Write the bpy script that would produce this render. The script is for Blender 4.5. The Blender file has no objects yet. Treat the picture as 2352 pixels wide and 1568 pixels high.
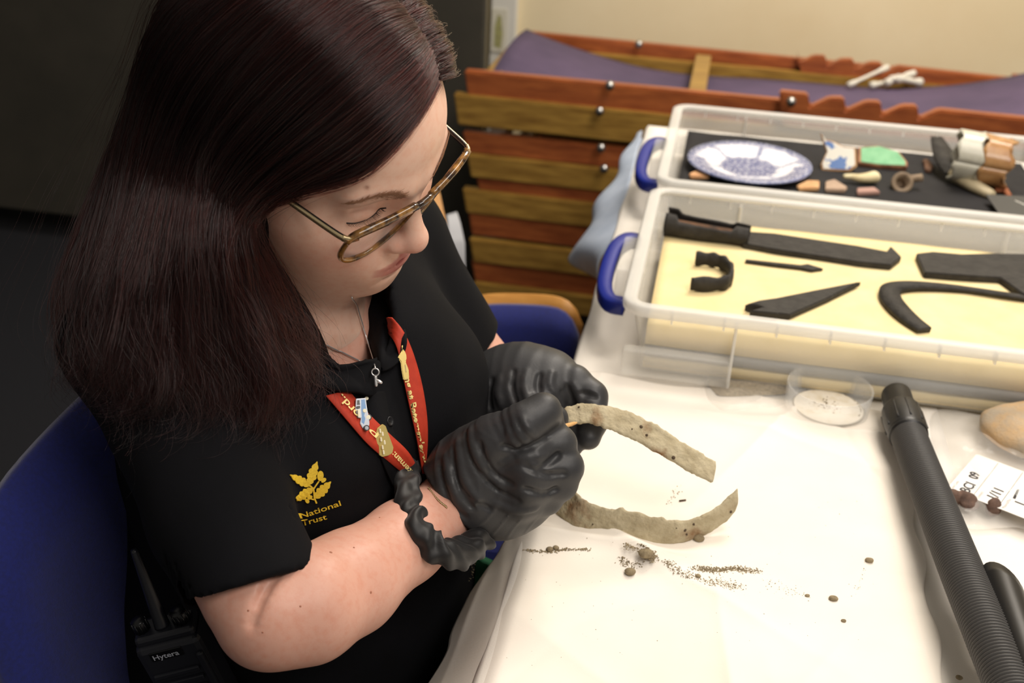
import bpy, bmesh, math, random
import numpy as np
from mathutils import Vector, Matrix
from mathutils.bvhtree import BVHTree
from mathutils import noise as mnoise

random.seed(7)
rng = np.random.default_rng(7)
scene = bpy.context.scene
COL = scene.collection
PI = math.pi

# ------------------------------------------------------------------ camera
IW, IH = 2352.0, 1568.0
CAM_POS = np.array((0.0, 0.0, 1.35)); CAM_YAW, CAM_PITCH, CAM_ROLL, LENS = 9.5, 27.0, 3.0, 40.0
def cam_axes():
    y, p, r = np.radians([CAM_YAW, CAM_PITCH, CAM_ROLL])
    f = np.array([-np.sin(y)*np.cos(p), np.cos(y)*np.cos(p), -np.sin(p)])
    right = np.array([np.cos(y), np.sin(y), 0.0]); up = np.cross(right, f)
    return np.stack([np.cos(r)*right+np.sin(r)*up, -np.sin(r)*right+np.cos(r)*up, -f], 1)
CAM_M = cam_axes(); FPX = LENS/36.0*IW
cam_d = bpy.data.cameras.new('camera'); cam = bpy.data.objects.new('camera', cam_d); COL.objects.link(cam)
cam_d.lens = LENS; cam_d.sensor_width = 36.0; cam_d.clip_start = 0.05
m4 = Matrix.Identity(4)
for i in range(3):
    for j in range(3): m4[i][j] = CAM_M[i, j]
    m4[i][3] = CAM_POS[i]
cam.matrix_world = m4
cam_d.dof.use_dof = True; cam_d.dof.focus_distance = 0.87; cam_d.dof.aperture_fstop = 7.0
scene.camera = cam
def at(x, y, d):                      # a measured place in the room: photo pixel and distance along the lens axis
    r = CAM_M @ np.array([(x-IW/2)/FPX, -(y-IH/2)/FPX, -1.0]); return CAM_POS + r*d
def atz(x, y, z):                     # the same on a level surface of height z
    r = CAM_M @ np.array([(x-IW/2)/FPX, -(y-IH/2)/FPX, -1.0]); return CAM_POS + r*((z-CAM_POS[2])/r[2])
def aty(x, y, Y):
    r = CAM_M @ np.array([(x-IW/2)/FPX, -(y-IH/2)/FPX, -1.0]); return CAM_POS + r*((Y-CAM_POS[1])/r[1])
def proj(P):
    q = (np.atleast_2d(P)-CAM_POS) @ CAM_M
    return np.stack([IW/2+FPX*q[:, 0]/-q[:, 2], IH/2-FPX*q[:, 1]/-q[:, 2], -q[:, 2]], 1)

# ------------------------------------------------------------------ world, lamps, exposure
world = bpy.data.worlds.new('room_ambient'); scene.world = world; world.use_nodes = True
bg = world.node_tree.nodes['Background']; bg.inputs['Color'].default_value = (1.0, 0.93, 0.84, 1); bg.inputs['Strength'].default_value = 0.23
def area(name, loc, target, sx, sy, power, col):
    d = bpy.data.lights.new(name, 'AREA'); d.shape = 'RECTANGLE'; d.size = sx; d.size_y = sy; d.energy = power; d.color = col
    o = bpy.data.objects.new(name, d); COL.objects.link(o); o.location = loc
    o.rotation_euler = (Vector(target)-Vector(loc)).to_track_quat('-Z', 'Y').to_euler(); return o
area('unseen_overhead_light', (0.55, 1.05, 2.55), (0.45, 1.05, 0.7), 1.2, 0.6, 18.5, (1.0, 0.915, 0.81))
area('unseen_overhead_light', (0.95, -0.2, 2.55), (0.1, 0.7, 0.9), 1.2, 0.6, 25, (1.0, 0.93, 0.86))
area('unseen_overhead_light', (0.5, 2.35, 2.55), (0.4, 2.5, 0.7), 1.2, 0.6, 46, (1.0, 0.915, 0.81))  # extra fill lamp, added to brighten the back wall and the deckchairs
scene.view_settings.view_transform = 'Standard'; scene.view_settings.look = 'None'
scene.view_settings.exposure = 0.0; scene.view_settings.gamma = 1.0; scene.view_settings.use_curve_mapping = False

# ------------------------------------------------------------------ materials
def lin(c):
    if isinstance(c, str):
        c = c.lstrip('#'); c = tuple(int(c[i:i+2], 16)/255 for i in (0, 2, 4))
    return tuple(((v/12.92) if v <= .04045 else ((v+.055)/1.055)**2.4) for v in c[:3])+(1.0,)
MATS = {}
def mat(name, col, rough=.5, metal=0.0, col2=None, scale=40.0, detail=4.0, stretch=(1, 1, 1), ramp=(.35, .65), bump=0.0, bscale=None,
        bdist=.002, spec=.5, trans=0.0, ior=1.45, alpha=1.0, sss=0.0, sheen=0.0, coat=0.0, vcol=None, aniso=0.0):
    if name in MATS: return MATS[name]
    m = bpy.data.materials.new(name); m.use_nodes = True; nt = m.node_tree; N = nt.nodes; b = N['Principled BSDF']
    b.inputs['Base Color'].default_value = lin(col); b.inputs['Roughness'].default_value = rough; b.inputs['Metallic'].default_value = metal
    b.inputs['Specular IOR Level'].default_value = spec; b.inputs['IOR'].default_value = ior
    b.inputs['Transmission Weight'].default_value = trans; b.inputs['Alpha'].default_value = alpha
    b.inputs['Sheen Weight'].default_value = sheen; b.inputs['Coat Weight'].default_value = coat
    if sss: b.inputs['Subsurface Weight'].default_value = sss; b.inputs['Subsurface Radius'].default_value = (.009, .004, .0025); b.inputs['Subsurface Scale'].default_value = .6
    tc = N.new('ShaderNodeTexCoord'); mp = N.new('ShaderNodeMapping'); mp.inputs['Scale'].default_value = stretch
    nt.links.new(tc.outputs['Object'], mp.inputs['Vector'])
    if vcol:
        a = N.new('ShaderNodeAttribute'); a.attribute_name = vcol; src = a.outputs['Color']
        nt.links.new(src, b.inputs['Base Color'])
    if col2 is not None:
        n = N.new('ShaderNodeTexNoise'); n.inputs['Scale'].default_value = scale; n.inputs['Detail'].default_value = detail; n.inputs['Roughness'].default_value = .6
        nt.links.new(mp.outputs['Vector'], n.inputs['Vector'])
        r = N.new('ShaderNodeValToRGB'); r.color_ramp.elements[0].position = ramp[0]; r.color_ramp.elements[1].position = ramp[1]
        nt.links.new(n.outputs['Fac'], r.inputs['Fac'])
        if vcol:
            r.color_ramp.elements[0].color = lin(col); r.color_ramp.elements[1].color = lin(col2)
            mx = N.new('ShaderNodeMixRGB'); mx.blend_type = 'MULTIPLY'; mx.inputs['Fac'].default_value = 1.0
            nt.links.new(src, mx.inputs['Color1']); nt.links.new(r.outputs['Color'], mx.inputs['Color2']); nt.links.new(mx.outputs['Color'], b.inputs['Base Color'])
        else:
            r.color_ramp.elements[0].color = lin(col); r.color_ramp.elements[1].color = lin(col2)
            nt.links.new(r.outputs['Color'], b.inputs['Base Color'])
    if bump:
        n2 = N.new('ShaderNodeTexNoise'); n2.inputs['Scale'].default_value = bscale or scale; n2.inputs['Detail'].default_value = 5.0
        nt.links.new(mp.outputs['Vector'], n2.inputs['Vector'])
        bp = N.new('ShaderNodeBump'); bp.inputs['Strength'].default_value = bump; bp.inputs['Distance'].default_value = bdist
        nt.links.new(n2.outputs['Fac'], bp.inputs['Height']); nt.links.new(bp.outputs['Normal'], b.inputs['Normal'])
    MATS[name] = m; return m

# ------------------------------------------------------------------ object helpers
def tag(o, label=None, cat=None, group=None, kind=None):
    if label: o['label'] = label
    if cat: o['category'] = cat
    if group: o['group'] = group
    if kind: o['kind'] = kind
    return o
def empty(name, loc, rz=0.0, label=None, cat=None, group=None):
    o = bpy.data.objects.new(name, None); COL.objects.link(o); o.empty_display_size = .02
    o.location = Vector(loc); o.rotation_euler = (0, 0, rz); return tag(o, label, cat, group)
def link(name, me, m=None, parent=None, smooth=False):
    o = bpy.data.objects.new(name, me); COL.objects.link(o)
    if m is not None and len(me.materials) == 0: me.materials.append(m)
    if parent is not None:
        o.parent = parent
        if parent.parent is None and parent.type == 'EMPTY' or True:
            wm = world_of(parent); o.matrix_parent_inverse = wm.inverted()
    if smooth: me.polygons.foreach_set('use_smooth', [True]*len(me.polygons))
    return o
def world_of(o):
    m = Matrix.LocRotScale(o.location, o.rotation_euler, o.scale)
    if o.parent is not None: m = world_of(o.parent) @ o.matrix_parent_inverse @ m
    return m
def pydata(name, V, F, m=None, parent=None, smooth=False):
    me = bpy.data.meshes.new(name); me.from_pydata([tuple(map(float, v)) for v in V], [], [tuple(int(i) for i in f) for f in F]); me.update()
    return link(name, me, m, parent, smooth)
def bm_link(name, bm, m=None, parent=None, smooth=False, bevel=0.0, seg=2):
    if bevel:
        bmesh.ops.bevel(bm, geom=list(bm.edges), offset=bevel, segments=seg, affect='EDGES', profile=.6)
    me = bpy.data.meshes.new(name); bm.to_mesh(me); bm.free()
    return link(name, me, m, parent, smooth)
def box_bm(lo, hi):
    bm = bmesh.new(); bmesh.ops.create_cube(bm, size=1.0)
    for v in bm.verts: v.co = Vector(((lo[i]+hi[i])/2+v.co[i]*(hi[i]-lo[i]) for i in range(3)))
    return bm
def box(name, lo, hi, m, parent=None, bevel=.002, seg=2):
    return bm_link(name, box_bm(lo, hi), m, parent, bevel=bevel, seg=seg)
def frames(P, up=(0, 0, 1)):
    P = np.asarray(P, float); T = np.gradient(P, axis=0); T /= np.linalg.norm(T, axis=1, keepdims=True)+1e-12
    u = np.array(up, float); out = []
    for t in T:
        n = u-t*np.dot(u, t)
        if np.linalg.norm(n) < 1e-5: n = np.cross(t, (1, 0, .3))
        n /= np.linalg.norm(n); out.append(n); u = n
    Nn = np.array(out); return T, Nn, np.cross(T, Nn)
def spline(P, n, closed=False):
    P = np.asarray(P, float); k = len(P)
    ts = np.linspace(0, k if closed else k-1, n, endpoint=not closed); out = []
    for t in ts:
        i = min(int(t), k-1 if closed else k-2); f = t-i
        g = (lambda j: P[j % k]) if closed else (lambda j: P[min(max(j, 0), k-1)])
        p0, p1, p2, p3 = g(i-1), g(i), g(i+1), g(i+2)
        out.append(.5*((2*p1)+(-p0+p2)*f+(2*p0-5*p1+4*p2-p3)*f*f+(-p0+3*p1-3*p2+p3)*f**3))
    return np.array(out)
def sweep_geo(P, prof, closed=False, up=(0, 0, 1), scale=None, caps=True):
    P = np.asarray(P, float); T, Nn, B = frames(P, up)
    if closed:
        Tc = np.roll(P, -1, 0)-np.roll(P, 1, 0); Tc /= np.linalg.norm(Tc, axis=1, keepdims=True)
        uu = np.array(up, float); Nn = uu-Tc*(Tc@uu)[:, None]; Nn /= np.linalg.norm(Nn, axis=1, keepdims=True)+1e-9; B = np.cross(Tc, Nn)
    n, k = len(P), len(prof); V = []
    for i in range(n):
        s = 1.0 if scale is None else scale[i]
        for (a, b) in prof: V.append(P[i]+B[i]*a*s+Nn[i]*b*s)
    F = []
    for i in range(n if closed else n-1):
        j = (i+1) % n
        for q in range(k): F.append((i*k+q, i*k+(q+1) % k, j*k+(q+1) % k, j*k+q))
    if caps and not closed: F.append(tuple(range(k))[::-1]); F.append(tuple((n-1)*k+q for q in range(k)))
    return V, F
def circ(r, n=10, rb=None): return [(r*math.cos(2*PI*i/n), (rb or r)*math.sin(2*PI*i/n)) for i in range(n)]
def tube(name, P, r, m, parent=None, n=10, closed=False, up=(0, 0, 1), scale=None, rb=None):
    V, F = sweep_geo(P, circ(r, n, rb), closed, up, scale); o = pydata(name, V, F, m, parent, True); return fixn(o)
def ribbon(name, P, prof, m, parent=None, closed=False, up=(0, 0, 1), scale=None, smooth=True):
    V, F = sweep_geo(P, prof, closed, up, scale); return fixn(pydata(name, V, F, m, parent, smooth))
def fixn(o):
    bm = bmesh.new(); bm.from_mesh(o.data); bmesh.ops.recalc_face_normals(bm, faces=bm.faces); bm.to_mesh(o.data); bm.free(); return o
def lathe(name, prof, m, parent=None, n=40, loc=(0, 0, 0), axis=None, smooth=True):
    V, F = [], []; k = len(prof); rot = Matrix.Identity(3) if axis is None else Vector((0, 0, 1)).rotation_difference(Vector(axis)).to_matrix()
    for i in range(n):
        a = 2*PI*i/n
        for (r, z) in prof: V.append(Vector(loc)+rot @ Vector((r*math.cos(a), r*math.sin(a), z)))
    for i in range(n):
        j = (i+1) % n
        for q in range(k-1): F.append((i*k+q, j*k+q, j*k+q+1, i*k+q+1))
    o = pydata(name, V, F, m, parent, smooth)
    bm = bmesh.new(); bm.from_mesh(o.data); bmesh.ops.remove_doubles(bm, verts=bm.verts, dist=1e-6); bmesh.ops.recalc_face_normals(bm, faces=bm.faces); bm.to_mesh(o.data); bm.free()
    return o
def extrude_poly(name, pts, thick, m, parent=None, M=None, bevel=0.0, smooth=False, warp=None, sub=0):
    """flat outline (x,y) extruded down by thick, then moved by matrix M"""
    bm = bmesh.new(); vs = [bm.verts.new((p[0], p[1], 0)) for p in pts]; f = bm.faces.new(vs)
    if f.normal.z < 0 or True: bmesh.ops.recalc_face_normals(bm, faces=bm.faces)
    r = bmesh.ops.extrude_face_region(bm, geom=[f]); ev = [e for e in r['geom'] if isinstance(e, bmesh.types.BMVert)]
    for v in ev: v.co.z -= thick
    bmesh.ops.recalc_face_normals(bm, faces=bm.faces)
    if bevel: bmesh.ops.bevel(bm, geom=list(bm.edges), offset=bevel, segments=2, affect='EDGES')
    bmesh.ops.triangulate(bm, faces=[g for g in bm.faces if len(g.verts) > 4])
    if sub: bmesh.ops.subdivide_edges(bm, edges=list(bm.edges), cuts=sub, use_grid_fill=True)
    if warp:
        for v in bm.verts: v.co = Vector(warp(v.co))
    if M is not None: bm.transform(M)
    return bm_link(name, bm, m, parent, smooth)
def basis(o, ex, ey):                 # matrix with origin o, x axis ex, y axis ~ey
    ex = Vector(ex).normalized(); ey = Vector(ey); ez = ex.cross(ey).normalized(); ey = ez.cross(ex)
    return Matrix(((ex.x, ey.x, ez.x, o[0]), (ex.y, ey.y, ez.y, o[1]), (ex.z, ey.z, ez.z, o[2]), (0, 0, 0, 1)))
def copy_tree(o, parent=None):
    c = o.copy(); COL.objects.link(c)
    if parent is not None: c.parent = parent; c.matrix_parent_inverse = o.matrix_parent_inverse.copy()
    for ch in list(o.children): copy_tree(ch, c)
    return c

# ------------------------------------------------------------------ blended solids (distance fields -> one smooth skin)
def n_ell(c, r, R=None):
    c = np.asarray(c, np.float32); r = np.asarray(r, np.float32)
    def fn(X, Y, Z):
        x, y, z = X-c[0], Y-c[1], Z-c[2]
        if R is not None: x, y, z = (R[0][0]*x+R[1][0]*y+R[2][0]*z, R[0][1]*x+R[1][1]*y+R[2][1]*z, R[0][2]*x+R[1][2]*y+R[2][2]*z)
        k0 = np.sqrt((x/r[0])**2+(y/r[1])**2+(z/r[2])**2)+1e-6; k1 = np.sqrt((x/r[0]**2)**2+(y/r[1]**2)**2+(z/r[2]**2)**2)+1e-6
        return k0*(k0-1)/k1
    e = float(max(r)) if R is not None else r
    return fn, c-e, c+e
def n_cap(a, b, ra, rb=None, flat=None):
    """tapered capsule; flat=(axis, factor) squashes it along an axis"""
    a = np.asarray(a, np.float32); b = np.asarray(b, np.float32); rb = ra if rb is None else rb; ab = b-a; L2 = float(ab@ab)+1e-12
    def fn(X, Y, Z):
        x, y, z = X-a[0], Y-a[1], Z-a[2]; t = np.clip((x*ab[0]+y*ab[1]+z*ab[2])/L2, 0, 1)
        dx, dy, dz = x-t*ab[0], y-t*ab[1], z-t*ab[2]
        if flat is not None:
            w, k = flat; q = dx*w[0]+dy*w[1]+dz*w[2]; d = np.sqrt(np.maximum(dx*dx+dy*dy+dz*dz-q*q, 0)+(q*k)**2)
        else: d = np.sqrt(dx*dx+dy*dy+dz*dz)
        return d-(ra+(rb-ra)*t)
    r = max(ra, rb); return fn, np.minimum(a, b)-r, np.maximum(a, b)+r
class Field:
    def __init__(s, lo, hi, h):
        s.lo = np.asarray(lo, float); s.h = h; s.n = np.ceil((np.asarray(hi)-s.lo)/h).astype(int)+1
        s.ax = [(s.lo[i]+h*np.arange(s.n[i])).astype(np.float32) for i in range(3)]; s.f = np.full(s.n, .05, np.float32)
    def like(s):
        g = Field.__new__(Field); g.lo, g.h, g.n, g.ax = s.lo, s.h, s.n, s.ax; g.f = np.full(s.n, .05, np.float32); return g
    def sl(s, lo, hi, pad):
        a = np.clip(np.floor((np.asarray(lo)-pad-s.lo)/s.h).astype(int), 0, s.n); b = np.clip(np.ceil((np.asarray(hi)+pad-s.lo)/s.h).astype(int)+1, 0, s.n)
        return tuple(slice(a[i], b[i]) for i in range(3))
    def op(s, prim, k=.004, mode='u', sym=False, extra=None):
        fn, lo, hi = prim
        if sym: m = max(abs(lo[0]), abs(hi[0])); lo = np.array([-m, lo[1], lo[2]]); hi = np.array([m, hi[1], hi[2]])
        S = s.sl(lo, hi, k+4*s.h)
        if min(q.stop-q.start for q in S) < 1: return s
        X = s.ax[0][S[0]][:, None, None]; Y = s.ax[1][S[1]][None, :, None]; Z = s.ax[2][S[2]][None, None, :]
        if sym: X = np.abs(X)
        d = fn(X, Y, Z)
        if extra is not None: d = d+extra(X, Y, Z)
        a = s.f[S]
        if mode == 'u':
            q = np.maximum(k-np.abs(a-d), 0)/k; s.f[S] = np.minimum(a, d)-q*q*k*.25
        elif mode == 's':
            d = -d; q = np.maximum(k-np.abs(a-d), 0)/k; s.f[S] = np.maximum(a, d)+q*q*k*.25
        elif mode == 'i': s.f[S] = np.maximum(a, d)
        return s
    def disp(s, fn):
        m = np.abs(s.f) < .02; I = np.nonzero(m); s.f[I] += fn(s.ax[0][I[0]], s.ax[1][I[1]], s.ax[2][I[2]]).astype(np.float32); return s
    def mesh(s):
        f = s.f; neg = f < 0; nx, ny, nz = f.shape
        acc = np.zeros((nx-1, ny-1, nz-1), np.int8)
        for dx in (0, 1):
            for dy in (0, 1):
                for dz in (0, 1): acc += neg[dx:nx-1+dx, dy:ny-1+dy, dz:nz-1+dz]
        cells = np.argwhere((acc > 0) & (acc < 8)); idx = np.full(acc.shape, -1, np.int32); idx[tuple(cells.T)] = np.arange(len(cells))
        cor = [(dx, dy, dz) for dx in (0, 1) for dy in (0, 1) for dz in (0, 1)]
        val = np.stack([f[cells[:, 0]+c[0], cells[:, 1]+c[1], cells[:, 2]+c[2]] for c in cor], 1)
        sm = np.zeros((len(cells), 3)); cnt = np.zeros(len(cells))
        for i in range(8):
            for j in range(i+1, 8):
                d = np.array(cor[j])-np.array(cor[i])
                if np.abs(d).sum() != 1: continue
                a, b = val[:, i], val[:, j]; x = (a < 0) != (b < 0); t = np.where(x, a/np.where(x, a-b, 1), 0)
                sm += np.where(x[:, None], np.array(cor[i])+t[:, None]*d, 0); cnt += x
        V = s.lo+(cells+sm/cnt[:, None])*s.h; Q = []
        for axis in range(3):
            sl0 = [slice(None)]*3; sl1 = [slice(None)]*3; sl0[axis] = slice(0, -1); sl1[axis] = slice(1, None)
            e = np.argwhere(neg[tuple(sl0)] != neg[tuple(sl1)]); u, v = [(1, 2), (2, 0), (0, 1)][axis]
            e = e[(e[:, u] > 0) & (e[:, v] > 0) & (e[:, u] < f.shape[u]-1) & (e[:, v] < f.shape[v]-1)]
            def g(du, dv):
                c = e.copy(); c[:, u] += du; c[:, v] += dv; return idx[c[:, 0], c[:, 1], c[:, 2]]
            q = np.stack([g(-1, -1), g(0, -1), g(0, 0), g(-1, 0)], 1)
            fl = ~neg[e[:, 0], e[:, 1], e[:, 2]]; q[fl] = q[fl][:, ::-1]; Q.append(q)
        Q = np.concatenate(Q); Q = Q[(Q >= 0).all(1)]; return V, Q
def quads_mesh(name, V, Q, smooth=True):
    me = bpy.data.meshes.new(name); me.vertices.add(len(V)); me.vertices.foreach_set('co', np.asarray(V, np.float32).ravel())
    me.loops.add(len(Q)*4); me.loops.foreach_set('vertex_index', np.asarray(Q, np.int32).ravel()); me.polygons.add(len(Q))
    me.polygons.foreach_set('loop_start', np.arange(0, len(Q)*4, 4, dtype=np.int32)); me.polygons.foreach_set('loop_total', np.full(len(Q), 4, np.int32))
    me.polygons.foreach_set('use_smooth', np.full(len(Q), smooth)); me.update(calc_edges=True); me.validate(); return me
def relax(V, Q, it=2, lam=.5):
    n = len(V); V = V.copy(); E = np.concatenate([Q[:, [0, 1]], Q[:, [1, 2]], Q[:, [2, 3]], Q[:, [3, 0]]]); deg = np.bincount(E.ravel(), minlength=n)[:, None]
    for i in range(it*2):
        l = lam if i % 2 == 0 else -lam*1.03; s = np.zeros_like(V)
        for k in range(3): s[:, k] = np.bincount(E[:, 0], V[E[:, 1], k], n)+np.bincount(E[:, 1], V[E[:, 0], k], n)
        V += l*(s/np.maximum(deg, 1)-V)
    return V
def vnoise(x, y, z, sc, seed=0):       # cheap smooth noise from sines
    o = seed*1.7
    return (np.sin(x*sc+1.3*np.sin(y*sc*.8+o)+o)+np.sin(y*sc*1.1+1.2*np.sin(z*sc*.9-o)+2*o)+np.sin(z*sc*.95+1.4*np.sin(x*sc*.7+2*o)-o))/3
def set_color(me, C):
    a = me.color_attributes.new('tone', 'FLOAT_COLOR', 'POINT'); a.data.foreach_set('color', np.concatenate([C, np.ones((len(C), 1))], 1).astype(np.float32).ravel())
# ================================================================== the room
TZ = 0.74
M_wall = mat('cream_wall_paint', '#e6d8b4', .8, col2='#e0d0aa', scale=3, bump=.05, bscale=120)
M_black = mat('black_screen_fabric', '#454139', .9, col2='#3e3b34', scale=6, bump=.1, bscale=900, spec=.2)
M_white_trim = mat('white_gloss_trim', '#d8d6cc', .5)
M_floor = mat('dark_carpet', '#1c1d22', .95, col2='#141419', scale=200, bump=.4, bscale=700)
WY = 3.25
def struct(o): o['kind'] = 'structure'; return o
struct(box('floor', (-3.2, -1.2, -.02), (3.0, WY+.05, 0), M_floor, bevel=0))
struct(box('wall_back', (-3.2, WY, 0), (3.0, WY+.08, 2.7), M_wall, bevel=0))
xs = aty(1122, 40, 2.95)[0]
struct(box('wall_left', (-3.28, -1.2, 0), (-3.2, WY+.05, 2.7), mat('dark_grey_wall', '#2a2926', .8, col2='#252421', scale=2), bevel=0))
xa, xb = aty(1128, 60, WY-.02)[0], aty(1186, 60, WY-.02)[0]
struct(box('trim_1', (xa, WY-.03, 0), (xb, WY, 2.3), M_white_trim, bevel=.004))
# black display screen standing behind the chair
scr = empty('display_screen', (xs-.9, 2.93, 0), 0, 'tall black fabric display screen standing left of the stacked deckchairs', 'screen')
box('panel', (xs-2.2, 2.9, .08), (xs, 2.93, 2.2), M_black, scr, .006)
for fx in (xs-2.1, xs-.12): box('foot', (fx, 2.75, 0), (fx+.05, 3.08, .08), M_black, scr, .004)
# little drawing pinned on the white trim
n0 = aty(1146, 62, WY-.032)
nt_ = empty('pinned_note', n0, 0, 'small paper with a faded plant drawing pinned on the white trim', 'note')
box('sheet', (n0[0]-.022, WY-.0335, n0[2]-.07), (n0[0]+.022, WY-.031, n0[2]+.05), mat('note_paper', '#cfcbb9', .8), nt_, 0)
extrude_poly('drawing', [(-.012, -.055), (.008, -.06), (.012, -.02), (.006, .03), (-.004, .035), (-.012, 0)], .0005, mat('faded_ink', '#8f8a62', .9, col2='#a9a86a', scale=60), nt_, Matrix.Translation((n0[0], WY-.034, n0[2])) @ Matrix.Rotation(PI/2, 4, 'X'))

# ------------------------------------------------------------------ folded deckchairs in a stack
def wood(name, c1, c2): return mat(name, c1, .42, col2=c2, scale=9, detail=6, stretch=(1.2, 9, 9), ramp=(.3, .72), bump=.12, bscale=30, coat=.15)
M_red = wood('red_brown_varnished_wood', '#7a3a1d', '#b46534'); M_olive = wood('yellow_brown_wood', '#7d5a24', '#b08a40')
M_bolt = mat('zinc_bolt', '#b9b7b4', .25, 1.0); M_sling = mat('purple_grey_canvas', '#5b4c66', .85, col2='#4c4058', scale=5, bump=.15, bscale=900)
Y0, Y1 = 2.50, 3.02
def bolt(x, y, z, parent): return lathe('bolt', [(0, .006), (.008, .005), (.0105, .001), (.0105, -.008), (0, -.008)], M_bolt, parent, 12, (x, y, z), (0, -1, 0))
def rail(name, x0, x1, y, zt0, zt1, hgt, m, parent, notch=None, th=.028):
    """long board, top from (x0,zt0) to (x1,zt1), optional row of saw-tooth notches on top between given x"""
    pts = [(x0, zt0)]
    if notch:
        a, b, k = notch
        for i in range(k):
            u0 = a+(b-a)*i/k; u1 = a+(b-a)*(i+1)/k; zz = lambda u: zt0+(zt1-zt0)*(u-x0)/(x1-x0)
            pts += [(u0, zz(u0)), (u0+.008, zz(u0)-.026), (u1-.03, zz(u1)-.002)]
    pts += [(x1, zt1), (x1-.01, zt1-hgt), (x0+.012, zt0-hgt)]
    return extrude_poly(name, pts, th, m, parent, Matrix.Translation((0, y, 0)) @ Matrix.Rotation(PI/2, 4, 'X'), bevel=.0035)
levels = [  # left px, top px, bottom px of red rail ; same for the yellow-brown rail
    (1066, 162, 236, 1042, 214, 284), (1062, 302, 350, 1072, 352, 404), (1092, 396, 446, 1062, 432, 486), (1074, 474, 538, 1078, 546, 598), (1082, 596, 645, 1088, 646, 690)]
words = ['top of the stack, with purple canvas sling in view', 'second from the top of the stack', 'third from the top of the stack', 'fourth from the top of the stack', 'lowest in the stack']
for i, (rx, rt, rb_, ox, ot, ob) in enumerate(levels):
    pr, po = aty(rx, rt, Y0), aty(ox, ot, Y0-.006); zb = aty(rx, rb_, Y0)[2]; zo = aty(ox, ob, Y0)[2]
    ch = empty('deckchair', (pr[0]+.7, 2.75, zo), 0, 'folded red-brown wooden deckchair, '+words[i], 'deckchair', 'folded deckchairs in a stack')
    L = 1.42; h = pr[2]-zb; ho = po[2]-zo
    if i == 0:
        pe = aty(1800, 214, Y0)
        rail('rail', pr[0], pe[0]+.02, Y0, pr[2], pr[2], h, M_red, ch)
        pn = aty(1790, 210, Y0-.02)
        rail('notched_rail', pn[0], pn[0]+.78, Y0-.034, pn[2]+.003, pn[2]-.008, .07, M_red, ch, (pn[0]+.06, pn[0]+.36, 4))
        bolt(*(aty(1817, 235, Y0-.064)), ch)
        pf = aty(1197, 78, Y1); rail('rail', pf[0], pf[0]+1.30, Y1+.028, pf[2], pf[2]-.012, h, M_red, ch)
        rail('notched_rail', pf[0]+.72, pf[0]+1.28, Y1-.003, pf[2]+.014, pf[2]-.004, .05, M_red, ch, (pf[0]+.72, pf[0]+1.0, 4))
        for (bx, by, Yb) in ((1400, 198, Y0-.028), (1467, 103, Y1)): q = aty(bx, by, Yb); bolt(q[0], Yb, q[2], ch)
        q = aty(1377, 256, Y0-.034); bolt(q[0], Y0-.036, q[2], ch)
        box('crossbar', (pr[0]+.035, Y0+.02, pr[2]-.045), (pr[0]+.075, Y1, pr[2]-.012), M_olive, ch, .004)
        box('crossbar', (pr[0]+1.28, Y0+.02, pr[2]-.05), (pr[0]+1.33, Y1, pr[2]-.008), M_red, ch, .004)
        box('crossbar', (pr[0]+.5, Y0+.02, pr[2]-.06), (pr[0]+.54, Y1, pr[2]-.03), M_olive, ch, .004)
        # the canvas sling, sagging in the middle
        V, F = [], []; nx, ny = 44, 10
        for a in range(nx):
            u = a/(nx-1)
            for b in range(ny):
                w = b/(ny-1); x = pr[0]+.055+u*1.25; y = Y0+.04+w*(Y1-Y0-.07)
                z = pr[2]-.012-.085*math.sin(PI*u)**.8+.016*math.sin(PI*w)*(1 if u < .5 else .6)+.012*math.sin(u*9+w*3)*math.sin(PI*u)+.014*w
                V.append((x, y, z))
        for a in range(nx-1):
            for b in range(ny-1): F.append((a*ny+b, a*ny+ny+b, a*ny+ny+b+1, a*ny+b+1))
        s = pydata('sling', V, F, M_sling, ch, True); s.modifiers.new('t', 'SOLIDIFY').thickness = .002
    else:
        rail('rail', pr[0], pr[0]+L, Y0, pr[2], pr[2]-.005, h, M_red, ch); rail('rail', pr[0]+.06, pr[0]+L, Y1+.028, pr[2], pr[2], h, M_red, ch)
        for xx in (.05, 1.3): box('crossbar', (pr[0]+xx, Y0+.02, pr[2]-.04), (pr[0]+xx+.04, Y1, pr[2]-.012), M_red, ch, .004)
        if i == 1: q = aty(1380, 341, Y0-.028); bolt(q[0], Y0-.028, q[2], ch); q = aty(1387, 388, Y0-.034); bolt(q[0], Y0-.036, q[2], ch)
    rail('inner_rail', po[0], po[0]+L-.03, Y0-.008, po[2], po[2]-.004, ho, M_olive, ch); rail('inner_rail', po[0]+.1, po[0]+L-.05, Y1-.01, po[2], po[2], ho, M_olive, ch)
    for xx in (.08, 1.2): box('crossbar', (po[0]+xx, Y0+.012, po[2]-.045), (po[0]+xx+.035, Y1, po[2]-.015), M_olive, ch, .004)
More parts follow.
